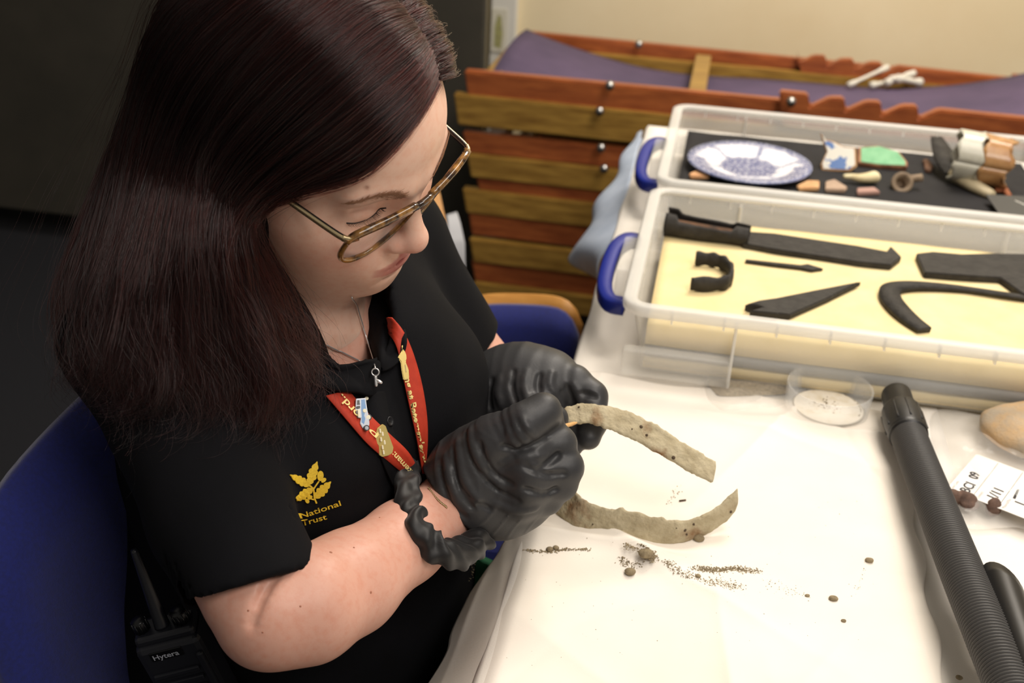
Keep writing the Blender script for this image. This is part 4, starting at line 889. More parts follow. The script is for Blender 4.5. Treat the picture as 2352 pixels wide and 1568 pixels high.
# moles and freckles on the forearm
M_mole = mat('brown_freckle', '#9c6148', .6)
body_bvh = None
def bvh_of(o): bm = bmesh.new(); bm.from_mesh(o.data); t = BVHTree.FromBMesh(bm); bm.free(); return t
body_bvh = bvh_of(body)
def hit(bv, x, y, off=.0006):
    r = CAM_M @ np.array([(x-IW/2)/FPX, -(y-IH/2)/FPX, -1.0]); d = Vector(r).normalized(); loc, n, i, ds = bv.ray_cast(Vector(CAM_POS), d)
    if loc is None: return None, None
    if n.dot(d) > 0: n = -n
    return loc+n*off, n
for (x, y, r) in ((760, 1268, .0013), (852, 1360, .0011), (813, 1257, .0008), (872, 1188, .0007), (570, 1402, .0008), (603, 1452, .0007), (690, 1392, .0008)):
    p, n = hit(body_bvh, x, y, 0)
    if p is not None: lathe('freckle', [(0, .00025), (r*.7, .0002), (r, -.0001), (0, -.0003)], M_mole, body, 9, tuple(p), tuple(n))

# ---- eyes, lashes, brows
M_eye = mat('eye_white', '#e9e2dc', .12); M_iris = mat('grey_blue_iris', '#4d5a5c', .1)
for s_ in (1, -1):
    ey = lathe('eye', [(12.3*mm*math.sin(a), -12.3*mm*math.cos(a)) for a in np.linspace(0, PI, 22)], M_eye, body, 28, tuple(hw((32*s_, 67, -4))))
    d = HR @ np.array((-.05*s_, .72, -.69)); lathe('iris', [(0, 12.6*mm), (3*mm, 12.5*mm), (5.6*mm, 11.4*mm), (5.8*mm, 10.6*mm)], M_iris, ey, 20, tuple(hw((32*s_, 67, -4))), tuple(d))
M_hairdk = mat('dark_lash', '#1a1210', .6); M_brow = mat('brown_brow_hair', '#8a6146', .75)
def strands_mesh(name, curves, r, m, parent):
    V, F = [], []
    for P in curves:
        P = np.array(P); T, Nn, B = frames(P); n = len(P); k = len(V)
        for i in range(n):
            s = r*(1-.85*(i/(n-1)))
            for a in (0, 2.094, 4.188): V.append(P[i]+s*(Nn[i]*math.cos(a)+B[i]*math.sin(a)))
        for i in range(n-1):
            for a in range(3): F.append((k+i*3+a, k+i*3+(a+1) % 3, k+i*3+3+(a+1) % 3, k+i*3+3+a))
    return pydata(name, V, F, m, parent, True)
def head_surf(x, y, z, off=0.0):       # nearest point on the head skin, lifted a little
    loc, n, i, d = body_bvh.find_nearest(Vector(hw((x, y, z)))); return np.array(loc)+np.array(n)*off, np.array(n)
for s_ in (1, -1):
    cs = []
    for i in range(34):
        u = i/33; x = (19+28*u); base = (x*s_, 84.0-11*u**2+1.5*math.sin(PI*u)-1, -8.6+.8*u)
        p0, n = head_surf(*base, .0002); out = HR @ np.array((.35*s_*(u-.3), .85, -.25)); L = .0075*(.55+.45*math.sin(PI*min(1, u*1.1)))*random.uniform(.8, 1.1); up = HR @ np.array((0, 0, 1.0))
        cs.append([p0+out*L*t+up*L*(-.28*t+.55*t*t) for t in np.linspace(0, 1, 6)])
    strands_mesh('eyelashes', cs, .00026, M_hairdk, body)
    ln = [head_surf((17+32*u)*s_, 84-11*u**2, -8.0+.9*u, .0001)[0] for u in np.linspace(0, 1, 20)]; tube('lash_line', ln, .00055, M_hairdk, body, 6)
    cs = []
    for i in range(330):
        u = random.random(); v = random.gauss(0, .45); x = 11+43*u; zc = 16.5+7.5*math.sin(min(1, u*1.25)*PI*.62)-6*max(0, u-.6)**1.4*2; hgt = 4.6*(1-.65*u)*min(1, .4+u*4)
        p0, n = head_surf(x*s_, 88-14*u*u, zc+v*hgt, .0000); d = HR @ np.array((s_*(.8+.2*u), -.25*u, .45-.75*u-.3*v)); d = d-n*np.dot(d, n); d /= np.linalg.norm(d); L = random.uniform(.005, .009)
        cs.append([p0+d*L*t+n*(.0006+.0006*math.sin(PI*t)) for t in (0, .35, .7, 1)])
    strands_mesh('eyebrow', cs, .00014, M_brow, body)

# ---- glasses
gl = empty('eyeglasses', hw((0, 100, -5)), 0, 'tortoiseshell glasses with slim gold temples worn by the woman', 'glasses')
M_tort = mat('tortoiseshell_acetate', '#2a1a10', .12, col2='#a8793e', scale=55, detail=3, ramp=(.42, .62), coat=.5); M_gold = mat('pale_gold_metal', '#d9c497', .25, .8); M_blk = mat('black_acetate', '#121010', .2)
M_lens = mat('lens_glass', '#ffffff', .02, alpha=.10, spec=.6)
def gp(a, b, s_, dy=0.0):              # point on the curved front: a outward, b downward (mm)
    q = (a/68)**2; return hw((a*s_, 102-11.5*q-.26*b+dy, 8.5-.5*q-b))
outline = [(9, 2), (20, -1), (40, -2), (58, -1), (66, 3), (66.5, 12), (65, 27), (59, 40), (47, 49), (34, 50.5), (21, 45), (12, 33), (8.5, 17)]
for s_ in (1, -1):
    P = spline([gp(a, b, s_) for a, b in outline], 72, True); fwd = HR @ np.array((0, 1.0, 0)); ax_ = tuple(fwd)
    rm = ribbon('rim', P, [(-.0017, -.0022), (.0017, -.0022), (.0024, 0), (.0017, .0022), (-.0017, .0022), (-.0024, 0)], M_tort, gl, True, ax_, [1.15 if (i < 26) else .82 for i in range(72)])
    c = P.mean(0); V = [c]+[c+(p-c)*.985 for p in P]; ls = pydata('lens', V, [(0, 1+i, 1+(i+1) % 72) for i in range(72)], M_lens, gl, True); ls.modifiers.new('t', 'SOLIDIFY').thickness = .0014
    tm = [gp(67.5, 4, s_), hw((71*s_, 84, 4.5)), hw((74*s_, 55, 4.5)), hw((77*s_, 20, 5)), hw((79*s_, -2, 4)), hw((79*s_, -14, -6)), hw((76*s_, -22, -22))]
    Pt = spline(tm, 50); t1 = ribbon('temple', Pt, [(-.0008, -.0021), (.0008, -.0021), (.0008, .0021), (-.0008, .0021)], M_gold, gl, up=tuple(HR @ np.array((0, 0, 1.0))))
    ribbon('temple_sleeve', Pt[3:]-0.0009*(HR @ np.array((s_, 0, 0.0))), [(-.0006, -.0023), (.0006, -.0023), (.0006, .0023), (-.0006, .0023)], M_blk, t1, up=tuple(HR @ np.array((0, 0, 1.0))))
    hg = [gp(62, 2.5, s_, 1.6), gp(67.5, 3.5, s_, .6), hw((70.5*s_, 86, 4.4))]; ribbon('hinge', spline(hg, 10), [(-.0012, -.0024), (.0012, -.0024), (.0012, .0024), (-.0012, .0024)], M_gold, gl, up=tuple(HR @ np.array((0, 0, 1.0))))
    tube('nose_pad', [gp(9, 14, s_, -2), gp(8, 21, s_, -4)], .0018, M_lens, gl, 8)
tube('bridge', spline([gp(10, 3.5, 1), gp(5, 1.0, 1, .8), gp(0, .3, 1, 1.0), gp(5, 1.0, -1, .8), gp(10, 3.5, -1)], 20), .0027, M_tort, gl, 10)
# ---- black polo shirt
M_shirt = mat('black_cotton_pique', '#08080b', .9, col2='#0b0b0f', scale=20, bump=.25, bscale=1500, bdist=.0006, spec=.2)
Rm = np.stack([RT, FW, np.array((0, 0, 1.0))], 1)
sf = Field((-.60, .48, .50), (-.08, 1.14, 1.06), .0036)
CC = np.array((-.328, .832, .85))
sf.op(n_ell(CC, (.150, .125, .155), Rm), .03); sf.op(n_ell(CC+np.array((0, 0, -.16)), (.165, .15, .18), Rm), .07); sf.op(n_ell(np.array((-.36, .85, .60)), (.19, .17, .14), Rm), .06)
sf.op(n_cap(NSH, NB-np.array((0, 0, .03)), .056, .064), .05); sf.op(n_cap(FSH, NB-np.array((0, 0, .03)), .056, .064), .05)
sf.op(n_ell(CC-FW*.04+np.array((0, 0, .02)), (.15, .10, .13), Rm), .04)
for s_ in (1, -1): sf.op(n_ell(CC+FW*(.085 if s_ > 0 else .07)+RT*(.078 if s_ > 0 else -.060)+np.array((0, 0, -.005)), (.078, .072, .075), Rm), .05)
HEM = at(562, 1348, .775); hd = (EL-NSH)/np.linalg.norm(EL-NSH)
slv = sf.like()
slv.op(n_cap(NSH, NSH*.35+EL*.65, .056, .0500), .01).op(n_cap(NSH*.35+EL*.65, EL, .0500, .048), .01)
fhd = (FEL-FSH)/np.linalg.norm(FEL-FSH); FHEM = at(1078, 812, 1.10)
def half(o, n):                        # everything beyond a plane
    o, n = np.asarray(o, np.float32), np.asarray(n, np.float32)
    return (lambda X, Y, Z: (X-o[0])*n[0]+(Y-o[1])*n[1]+(Z-o[2])*n[2])
def cut(F, o, n, lo, hi):
    S = F.sl(lo, hi, 0); X = F.ax[0][S[0]][:, None, None]; Y = F.ax[1][S[1]][None, :, None]; Z = F.ax[2][S[2]][None, None, :]; F.f[S] = np.maximum(F.f[S], half(o, n)(X, Y, Z))
cutn = hd*.8+np.array(CAM_M[:, 1])*-.45; cutn /= np.linalg.norm(cutn)
cut(slv, HEM, cutn, slv.lo, slv.lo+slv.n*slv.h)
slf = sf.like(); slf.op(n_cap(FSH, FEL, .052, .050), .01); cut(slf, FHEM, fhd, slf.lo, slf.lo+slf.n*slf.h)
for o_, k in ((slv, .022), (slf, .02)):
    q = np.maximum(k-np.abs(sf.f-o_.f), 0)/k; sf.f = np.minimum(sf.f, o_.f)-q*q*k*.25
# hollow hems and the open neck
for (a, b, ra, rb, hem) in ((NSH*.25+EL*.75, EL+hd*.05, .0435, .042, 1),):
    sf.op(n_cap(a, b, ra, rb), .002, 's')
sf.op(n_cap(NB+np.array((0, 0, .06)), at(760, 745, .935), .060, .052), .01, 's'); sf.op(n_cap(at(760, 720, .93), at(795, 805, .92), .050, .022), .008, 's'); sf.op(n_cap(at(800, 690, .95), at(815, 800, .93), .030, .016), .008, 's'); sf.op(n_cap(at(705, 735, .90), at(762, 812, .90), .034, .020), .008, 's')
sf.disp(lambda x, y, z: .0022*vnoise(x, y, z, 34, 1)+.0012*vnoise(x, y, z, 75, 4)+.0016*np.sin((x*.4-y*.2+z)*95+3*vnoise(x, y, z, 22, 2))*np.exp(-((z-.80)/.06)**2))
V, Q = sf.mesh(); V = relax(V, Q, 2); shirt = link('polo_shirt', quads_mesh('polo_shirt', V, Q), M_shirt, woman)
shirt_bvh = bvh_of(shirt)
def on_shirt(x, y, off=.002):
    p, n = hit(shirt_bvh, x, y, off)
    if p is not None and 650 < x < 800 and y > 1040:          # the chest panel, not the sleeve that hangs before it
        d = float(proj(np.array(p))[0][2]); ref, _ = hit(shirt_bvh, 745, 1130, 0); dr = float(proj(np.array(ref))[0][2])+(745-x)*-.0002
        if d < dr-.012: p, n = Vector(at(x, y, dr-.004)), Vector(CAM_M[:, 2])
    return (np.array(p), np.array(n)) if p is not None else (at(x, y, .93), -CAM_M[:, 2])
# stitched sleeve hem band
def on_skin(x, y, off=.0): p, n = hit(body_bvh, x, y, off); return np.array(p), np.array(n)
# collar leaves
def leaf(name, outline, lift, m=M_shirt):
    P = [];
    for (x, y, l) in outline:
        if l > .5: P.append(at(x, y, l)); continue
        a, n1 = hit(shirt_bvh, x, y, 0); b_, n2 = hit(body_bvh, x, y, 0); c0 = Vector(CAM_POS)
        ds = [((q-c0).length, q, n) for q, n in ((a, n1), (b_, n2)) if q is not None]
        if not ds: P.append(at(x, y, .95)); continue
        d_, q, n = min(ds); P.append(np.array(q)+np.array(n)*l)
    P = np.array(P); c = P.mean(0); ring = spline(P, 40, True); V = [c+(c-CAM_POS)/np.linalg.norm(c-CAM_POS)*-.003]
    for k in (.33, .66, 1): V += [c+(p-c)*k+(CAM_POS-c)/np.linalg.norm(CAM_POS-c)*.003*(1-k) for p in ring]
    F = [(0, 1+i, 1+(i+1) % 40) for i in range(40)]
    for r in range(2): F += [(1+r*40+i, 1+r*40+40+i, 1+r*40+40+(i+1) % 40, 1+r*40+(i+1) % 40) for i in range(40)]
    o = pydata(name, V, F, m, shirt, True); s = o.modifiers.new('t', 'SOLIDIFY'); s.thickness = .003; s.offset = 0; return fixn(o)
leaf('collar_leaf', [(700, 780, .004), (742, 838, .006), (782, 846, .008), (822, 841, .010), (854, 840, .010), (852, 885, .009), (842, 914, .008), (808, 908, .008), (762, 903, .007), (705, 880, .006), (680, 820, .005)], 0)
leaf('collar_leaf', [(812, 672, .985), (860, 640, .99), (925, 612, .995), (916, 700, .972), (925, 772, .005), (912, 825, .005), (880, 852, .006), (862, 846, .006), (848, 775, .952), (830, 710, .968)], 0)
for (x, y) in ((893, 968), (905, 1050)):
    p, n = on_shirt(x, y, .0005); bt_ = lathe('button', [(0, .0008), (.0026, .0012), (.0034, .002), (.004, .0014), (.004, 0), (0, 0)], mat('black_button', '#17171a', .35), shirt, 18, tuple(p), tuple(n))
P = [on_shirt(x, y, .0012)[0] for x, y in ((858, 900), (866, 940), (876, 985), (893, 1040), (915, 1090))]
ribbon('placket', spline(P, 20), [(-.0125, -.0006), (.0125, -.0006), (.0125, .0006), (-.0125, .0006)], M_shirt, shirt, up=tuple(on_shirt(880, 1000)[1]))
# ---- emblem and lettering on the chest (photo positions laid on the cloth)
M_logo = mat('yellow_embroidery', '#d8b72f', .6, col2='#c7a324', scale=900, stretch=(1, .25, 1), bump=.3, bscale=1500, bdist=.0004)
def c8(p): return 640+p[0]/8.712, 1040+p[1]/8.711
def cloth_shape(name, polys, crop, m, parent, off=.0011):
    bm = bmesh.new()
    for pts in polys:
        vs = [bm.verts.new((p[0], p[1], 0)) for p in pts]
        try: bm.faces.new(vs)
        except ValueError: pass
    bmesh.ops.triangulate(bm, faces=bm.faces[:])
    for v in bm.verts: x, y = crop((v.co.x, v.co.y)); p, n = on_shirt(x, y, off); v.co = Vector(p)
    o = bm_link(name, bm, m, parent); o.modifiers.new('t', 'SOLIDIFY').thickness = .0006; return o
def oak(cx, cy, ang, L, W, lobes=4):   # lobed oak leaf outline, stem end at (cx,cy)
    ca, sa = math.cos(ang), math.sin(ang); pts = []
    up_ = [];  n = 60
    for i in range(n+1):
        u = i/n; w = W*(math.sin(PI*min(1, u**.8*.90+.06)))*(.74+.40*abs(math.sin(PI*(lobes+.5)*u))**.7) if 0 < u < 1 else 0
        if u > .86: w *= ((1-u)/.14)**.45
        up_.append((u*L, w))
    for (a, b) in up_: pts.append((cx+a*ca-b*sa, cy+a*sa+b*ca))
    for (a, b) in up_[::-1][1:-1]: pts.append((cx+a*ca+b*sa, cy+a*sa-b*ca))
    return pts
def bar(pts, w):
    out, back = [], []
    for i, p in enumerate(pts):
        a = pts[max(0, i-1)]; b = pts[min(len(pts)-1, i+1)]; d = math.hypot(b[0]-a[0], b[1]-a[1]); nx, ny = -(b[1]-a[1])/d*w, (b[0]-a[0])/d*w; out.append((p[0]+nx, p[1]+ny)); back.append((p[0]-nx, p[1]-ny))
    return out+back[::-1]
def oval(cx, cy, a, b, ang, n=18): return [(cx+a*math.cos(t)*math.cos(ang)-b*math.sin(t)*math.sin(ang), cy+a*math.cos(t)*math.sin(ang)+b*math.sin(t)*math.cos(ang)) for t in np.linspace(0, 2*PI, n, endpoint=False)]
em = empty('emblem', on_shirt(715, 1110)[0]); em.parent = shirt; em.matrix_parent_inverse = world_of(shirt).inverted()
for (cx, cy, ex_, ey_, W_) in ((590, 625, 765, 165, 92), (600, 650, 205, 440, 84), (665, 705, 295, 965, 84), (720, 890, 1038, 565, 90)):
    L = math.hypot(ex_-cx, ey_-cy); cloth_shape('leaf', [oak(cx, cy, math.atan2(ey_-cy, ex_-cx), L, W_)], c8, M_logo, em)
cloth_shape('stem', [bar([(560, 640), (620, 650), (685, 705), (700, 800), (705, 890), (750, 1000)], 17)], c8, M_logo, em); cloth_shape('stem', [bar([(690, 715), (740, 640), (800, 555)], 13)], c8, M_logo, em); cloth_shape('stem', [bar([(555, 935), (620, 905), (700, 925)], 13)], c8, M_logo, em)
cloth_shape('acorn', [oval(820, 450, 100, 62, -1.45)], c8, M_logo, em); cloth_shape('acorn_cup', [oval(885, 535, 58, 36, -.7)], c8, M_logo, em); cloth_shape('acorn', [oval(605, 875, 58, 34, -.45)], c8, M_logo, em); cloth_shape('acorn_cup', [oval(548, 950, 48, 40, .6)], c8, M_logo, em)
def cloth_text(name, s, x0, y0, x1, y1, hgt, m, parent, surf=on_shirt, bold=0.0, off=.0012, flip=False, stretch=None):
    """lettering from pixel baseline start to end, laid on a surface"""
    me = text_mesh(s, 1.0, bold); co = np.array([v.co[:] for v in me.vertices]); w = co[:, 0].max()-co[:, 0].min(); L = math.hypot(x1-x0, y1-y0); ux, uy = (x1-x0)/L, (y1-y0)/L; nx, ny = uy, -ux
    for v in me.vertices:
        a = (v.co.x-co[:, 0].min())/w*L; b = v.co.y*hgt; p, n = surf(x0+ux*a+nx*b, y0+uy*a+ny*b, off); v.co = Vector(p)
    return link(name, me, m, parent)
cloth_text('lettering', 'National', 689, 1190, 782, 1159, 17.5, M_logo, em, bold=.012); cloth_text('lettering', 'Trust', 692, 1206, 750, 1190, 17.5, M_logo, em, bold=.012)
# ---- dark trousers
M_jean = mat('dark_navy_denim', '#0e1122', .85, col2='#0b0d1a', scale=300, bump=.2, bscale=900)
tf = Field((-.62, .40, .40), (.10, 1.12, .70), .006)
HIPN, HIPF = np.array((-.42, .78, .545)), np.array((-.33, .93, .545)); KN, KF = np.array((-.08, .56, .55)), np.array((.0, .78, .55))
tf.op(n_cap(HIPN, HIPF, .115), .04); tf.op(n_cap(HIPN, KN, .088, .066), .03); tf.op(n_cap(HIPF, KF, .088, .066), .03); tf.disp(lambda x, y, z: .003*vnoise(x, y, z, 30, 2))
V, Q = tf.mesh(); trousers = link('trousers', quads_mesh('trousers', relax(V, Q, 2), Q), M_jean, woman)
for i, K in enumerate((KN, KF)):
    f_ = Field((K[0]-.12, K[1]-.12, .02), (K[0]+.14, K[1]+.12, K[2]+.08), .007); f_.op(n_cap(K, (K[0]+.02, K[1]-.02, .10), .064, .048), .02); V, Q = f_.mesh(); link('trouser_leg', quads_mesh('trouser_leg', V, Q), M_jean, woman)
    f_ = Field((K[0]-.10, K[1]-.16, -.002), (K[0]+.20, K[1]+.10, .12), .006); f_.op(n_cap((K[0]-.02, K[1]-.01, .04), (K[0]+.13, K[1]-.07, .032), .040, .032), .01); cut(f_, (0, 0, .003), (0, 0, -1), f_.lo, f_.lo+f_.n*f_.h); V, Q = f_.mesh(); link('shoe', quads_mesh('shoe', V, Q), mat('black_leather', '#121212', .4), woman)

# ---- black nitrile gloves
M_glove = mat('black_nitrile', '#303032', .46, col2='#363637', scale=30, bump=.15, bscale=500, bdist=.0006, spec=.45)
def A3(p): return at(p[0], p[1], p[2])
def finger(F, pts, k): 
    for a, b in zip(pts[:-1], pts[1:]): F.op(n_cap(A3(a), A3(b), a[3], b[3]), k)
def merge(F, G, k): q = np.maximum(k-np.abs(F.f-G.f), 0)/k; F.f = np.minimum(F.f, G.f)-q*q*k*.25
gl_lo, gl_hi = np.array((-.245, .66, .73)), np.array((-.045, .87, .93))
def newf(): return Field(gl_lo, gl_hi, .0014)
gf = newf()
finger(gf, [(1040, 1150, .938, .0320), (1085, 1115, .938, .0335), (1130, 1090, .940, .0350), (1175, 1085, .942, .0340)], .02)
finger(gf, [(1085, 1138, .940, .029), (1150, 1142, .944, .029), (1195, 1125, .948, .029)], .02)
finger(gf, [(1080, 1070, .925, .028), (1120, 1030, .915, .024)], .02)
for pts, k in (([(1140, 1128, .920, .0175), (1200, 1140, .915, .0175), (1252, 1140, .925, .0140), (1236, 1138, .950, .012), (1205, 1128, .958, .011)], .012),
               ([(1150, 1098, .915, .0175), (1215, 1110, .905, .0170), (1283, 1106, .918, .0150), (1262, 1102, .950, .0125), (1215, 1095, .958, .012)], .010),
               ([(1150, 1070, .912, .0175), (1215, 1078, .900, .0165), (1296, 1072, .912, .0148), (1272, 1066, .945, .0125), (1225, 1062, .955, .012)], .008),
               ([(1150, 1040, .912, .0170), (1215, 1036, .900, .0155), (1282, 1019, .912, .0140), (1268, 990, .938, .0115), (1252, 975, .945, .0105)], .007)):
    g_ = newf(); finger(g_, pts, .006); merge(gf, g_, k*.55)
g_ = newf(); finger(g_, [(1092, 1040, .915, .0230), (1135, 1008, .902, .0185), (1205, 972, .893, .0152), (1246, 945, .899, .0128), (1264, 962, .912, .0108)], .010); merge(gf, g_, .006)
# cuff: a short loose sleeve of glove round the wrist, hollow
ca, cb = A3((1062, 1130, .938)), A3((1012, 1172, .940)); cd_ = (cb-ca)/np.linalg.norm(cb-ca)
gf.op(n_cap(ca, cb, .0325, .0355), .01); cut(gf, A3((1044, 1148, .938)), cd_, gf.lo, gf.lo+gf.n*gf.h)
gf.op(n_cap(A3((1072, 1124, .938)), A3((1000, 1185, .940)), .0285, .0325), .002, 's')
axh = A3((1250, 1050, .91))-A3((1040, 1150, .94)); axh /= np.linalg.norm(axh); wo = A3((1040, 1150, .94)); tb0, tb1 = A3((1160, 1000, .90)), A3((1215, 968, .893)); tdir = (tb1-tb0)/np.linalg.norm(tb1-tb0)
def glove_wr(x, y, z):
    s = (x-wo[0])*axh[0]+(y-wo[1])*axh[1]+(z-wo[2])*axh[2]; n1 = vnoise(x, y, z, 60, 3); n2 = vnoise(x, y, z, 30, 5)
    w = np.clip(np.exp(-((s-.02)/.028)**2)+.35*np.exp(-((s-.06)/.02)**2), 0, 1)
    rip = -np.exp(-(np.sin(s*150+9*n2+4*n1+4*vnoise(x, y, z, 16, 9))/.22)**2)*(.55+.45*np.sin(70*x+90*z+n1*2))
    t_ = (x-tb0[0])*tdir[0]+(y-tb0[1])*tdir[1]+(z-tb0[2])*tdir[2]; r2 = (x-tb0[0])**2+(y-tb0[1])**2+(z-tb0[2])**2-t_*t_
    wt = np.exp(-((t_-.012)/.012)**2)*np.exp(-(r2/.0005)); return .0009*w*rip+.0008*wt*np.sin(t_*900+1.2*n1)+.0006*n1+.0005*vnoise(x, y, z, 130, 7)
gf.disp(glove_wr)
def crease(F, path, r, k=.004, ridge=.0, sink=.0):
    P = spline(np.array(path, float), max(6, 4*len(path))); D = [field_depth(F, x, y) for x, y in P]; n = len(P)
    for i in range(n-1):
        if D[i] is None or D[i+1] is None or abs(D[i]-D[i+1]) > .012: continue
        w0 = r*.6*(.4+.6*math.sin(PI*(i+.5)/n)); F.op(n_cap(at(P[i][0], P[i][1], D[i]-.0004), at(P[i+1][0], P[i+1][1], D[i+1]-.0004), w0), k, 's')
def fold(F, path, r, k=.006):
    P = spline(np.array(path, float), max(6, 4*len(path))); D = [field_depth(F, x, y) for x, y in P]; n = len(P)
    for i in range(n-1):
        if D[i] is None or D[i+1] is None or abs(D[i]-D[i+1]) > .012: continue
        w0 = r*(.5+.5*math.sin(PI*(i+.5)/n)); F.op(n_cap(at(P[i][0], P[i][1], D[i]+r*.95), at(P[i+1][0], P[i+1][1], D[i+1]+r*.95), w0), k*.6, 'u')
for pth, r in (([(1153, 1024), (1207, 1030), (1258, 1003)], .0024), ([(1236, 1080), (1262, 1062), (1285, 1042)], .0020), ([(1205, 1072), (1254, 1089), (1297, 1088)], .0018), ([(1205, 1122), (1247, 1134), (1278, 1122)], .0018),
        ([(1070, 992), (1077, 1031), (1102, 1082), (1146, 1125), (1190, 1150)], .0014), ([(1102, 1018), (1108, 1048), (1135, 1089), (1178, 1112)], .0014), ([(1041, 1030), (1045, 1075), (1055, 1125), (1088, 1169)], .0014), ([(1010, 1060), (1019, 1111), (1037, 1161), (1070, 1190)], .0012), ([(1060, 1100), (1080, 1140), (1125, 1170)], .0012)):
    crease(gf, pth, r)
for pth, r in (([(1083, 985), (1090, 1030), (1117, 1080), (1162, 1120)], .0030), ([(1054, 1010), (1060, 1060), (1074, 1112), (1110, 1158)], .0030), ([(1026, 1045), (1033, 1095), (1052, 1150)], .0026), ([(1168, 985), (1176, 1005), (1190, 1020)], .0022), ([(1182, 972), (1192, 994), (1206, 1012)], .0022), ([(1198, 958), (1210, 980), (1224, 998)], .0022), ([(1150, 1060), (1200, 1052), (1250, 1045)], .0022), ([(1130, 1150), (1180, 1168), (1230, 1165)], .0024)):
    fold(gf, pth, r)
V, Q = gf.mesh(); V = relax(V, Q, 1); glove_n = link('glove', quads_mesh('glove', V, Q), M_glove, woman); glove_n['label'] = 'black glove on her right hand'
P = spline([A3((1044, 1148, .938))+.0335*(np.cos(a)*np.cross(cd_, (0, 0, 1.0))/np.linalg.norm(np.cross(cd_, (0, 0, 1.0)))+np.sin(a)*np.cross(cd_, np.cross(cd_, (0, 0, 1.0)))/np.linalg.norm(np.cross(cd_, (0, 0, 1.0)))) for a in np.linspace(0, 2*PI, 24, endpoint=False)], 60, True)
tube('rolled_cuff', P, .0019, M_glove, glove_n, 8, True, tuple(cd_), [1+.25*math.sin(i*1.3) for i in range(60)])
fl_lo, fl_hi = np.array((-.235, .80, .76)), np.array((-.02, 1.01, .95))
def newg(): return Field(fl_lo, fl_hi, .0015)
ff = newg()
finger(ff, [(1105, 908, 1.058, .031), (1160, 895, 1.05, .036), (1215, 890, 1.04, .0355), (1262, 888, 1.035, .032)], .02); finger(ff, [(1150, 930, 1.045, .028), (1210, 925, 1.03, .030)], .02)
for pts, k in (([(1255, 925, 1.045, .0165), (1300, 955, 1.045, .014), (1298, 1000, 1.035, .012), (1285, 1025, 1.02, .0108)], .008), ([(1265, 900, 1.038, .017), (1328, 935, 1.034, .0145), (1328, 985, 1.018, .0125), (1312, 1020, 1.004, .0110)], .007),
               ([(1262, 878, 1.030, .0180), (1318, 880, 1.022, .0160), (1358, 910, 1.016, .0140), (1364, 965, 1.006, .0120), (1352, 1004, .998, .0108)], .006), ([(1185, 930, 1.02, .020), (1235, 950, .995, .016), (1275, 962, .968, .0118)], .008)):
    g_ = newg(); finger(g_, pts, .006); merge(ff, g_, k*.6)
fc = A3((1104, 910, 1.058)); fdir = A3((1060, 925, 1.07))-A3((1150, 897, 1.05)); fdir /= np.linalg.norm(fdir)
ff.op(n_cap(A3((1130, 903, 1.055)), A3((1085, 918, 1.062)), .033, .036), .01); cut(ff, A3((1094, 913, 1.058)), fdir, ff.lo, ff.lo+ff.n*ff.h); ff.op(n_cap(A3((1125, 905, 1.056)), A3((1050, 928, 1.07)), .0285, .033), .002, 's')
fw0 = A3((1105, 908, 1.058))
ff.disp(lambda x, y, z: .0004*(np.abs(np.sin(((x-fw0[0])*-fdir[0]+(y-fw0[1])*-fdir[1]+(z-fw0[2])*-fdir[2])*260+4*vnoise(x, y, z, 35, 4)))-.6)*np.exp(-(((x-fw0[0])*-fdir[0]+(y-fw0[1])*-fdir[1]+(z-fw0[2])*-fdir[2]-.05)/.05)**2)+.0008*vnoise(x, y, z, 70, 6))
for pth, r in (([(1240, 858), (1236, 887), (1247, 920)], .0018), ([(1301, 887), (1312, 919)], .0016), ([(1326, 905), (1348, 906), (1370, 912)], .0016), ([(1180, 850), (1176, 890), (1185, 925)], .0014), ([(1130, 870), (1122, 905), (1128, 940)], .0014), ([(1290, 900), (1305, 935), (1306, 965)], .0022)): crease(ff, pth, r)
for pth, r in (([(1210, 852), (1204, 885), (1214, 920)], .0028), ([(1268, 855), (1262, 880), (1272, 905)], .0026), ([(1316, 880), (1330, 905), (1335, 925)], .0022), ([(1150, 865), (1146, 900), (1152, 930)], .0026)): fold(ff, pth, r)
V, Q = ff.mesh(); V = relax(V, Q, 1); glove_f = link('glove', quads_mesh('glove', V, Q), M_glove, woman); glove_f['label'] = 'black glove on her left hand'
tag(tube('wooden_skewer', [A3((1325, 970, .966)), A3((1318, 972, .962)), A3((1284, 982, .945)), A3((1230, 1000, .925)), A3((1200, 1010, .925))], .0022, mat('pale_wood_stick', '#dcae72', .6, col2='#c8965a', scale=30, stretch=(1, 8, 8)), None, 8, scale=[.25, .7, 1, 1, 1]), 'pale wooden skewer pinched in the nearer glove, touching the iron', 'skewer')

# ---- scrunchie, bracelet
wc = at(1015, 1192, .925); wd = (WR-at(900, 1265, .87)); wd /= np.linalg.norm(wd); e1 = np.cross(wd, (0, 0, 1.0)); e1 /= np.linalg.norm(e1); e2 = np.cross(e1, wd)
sp = [at(x, y, d) for (x, y, d) in ((931, 1082, .930), (938, 1128, .902), (943, 1182, .876), (962, 1221, .860), (994, 1258, .858), (1038, 1274, .872), (1077, 1262, .897), (1104, 1236, .925), (1108, 1190, .955), (1085, 1140, .972), (1040, 1090, .975), (980, 1062, .958))]
P = spline(sp, 120, True); V, F = sweep_geo(P, circ(.0115, 20), True, tuple(wd)); V = np.array(V).reshape(120, 20, 3); C3 = V.mean(1, keepdims=True)
for i in range(120):
    for k in range(20): V[i, k] = C3[i, 0]+(V[i, k]-C3[i, 0])*(1+.20*math.sin(i*.33+2.2*math.sin(k*.63)+mnoise.noise((i*.08, 0, 0))*4)+.14*math.sin(i*.8+k*.9)+.16*mnoise.noise((i*.25, k*.5, 0)))
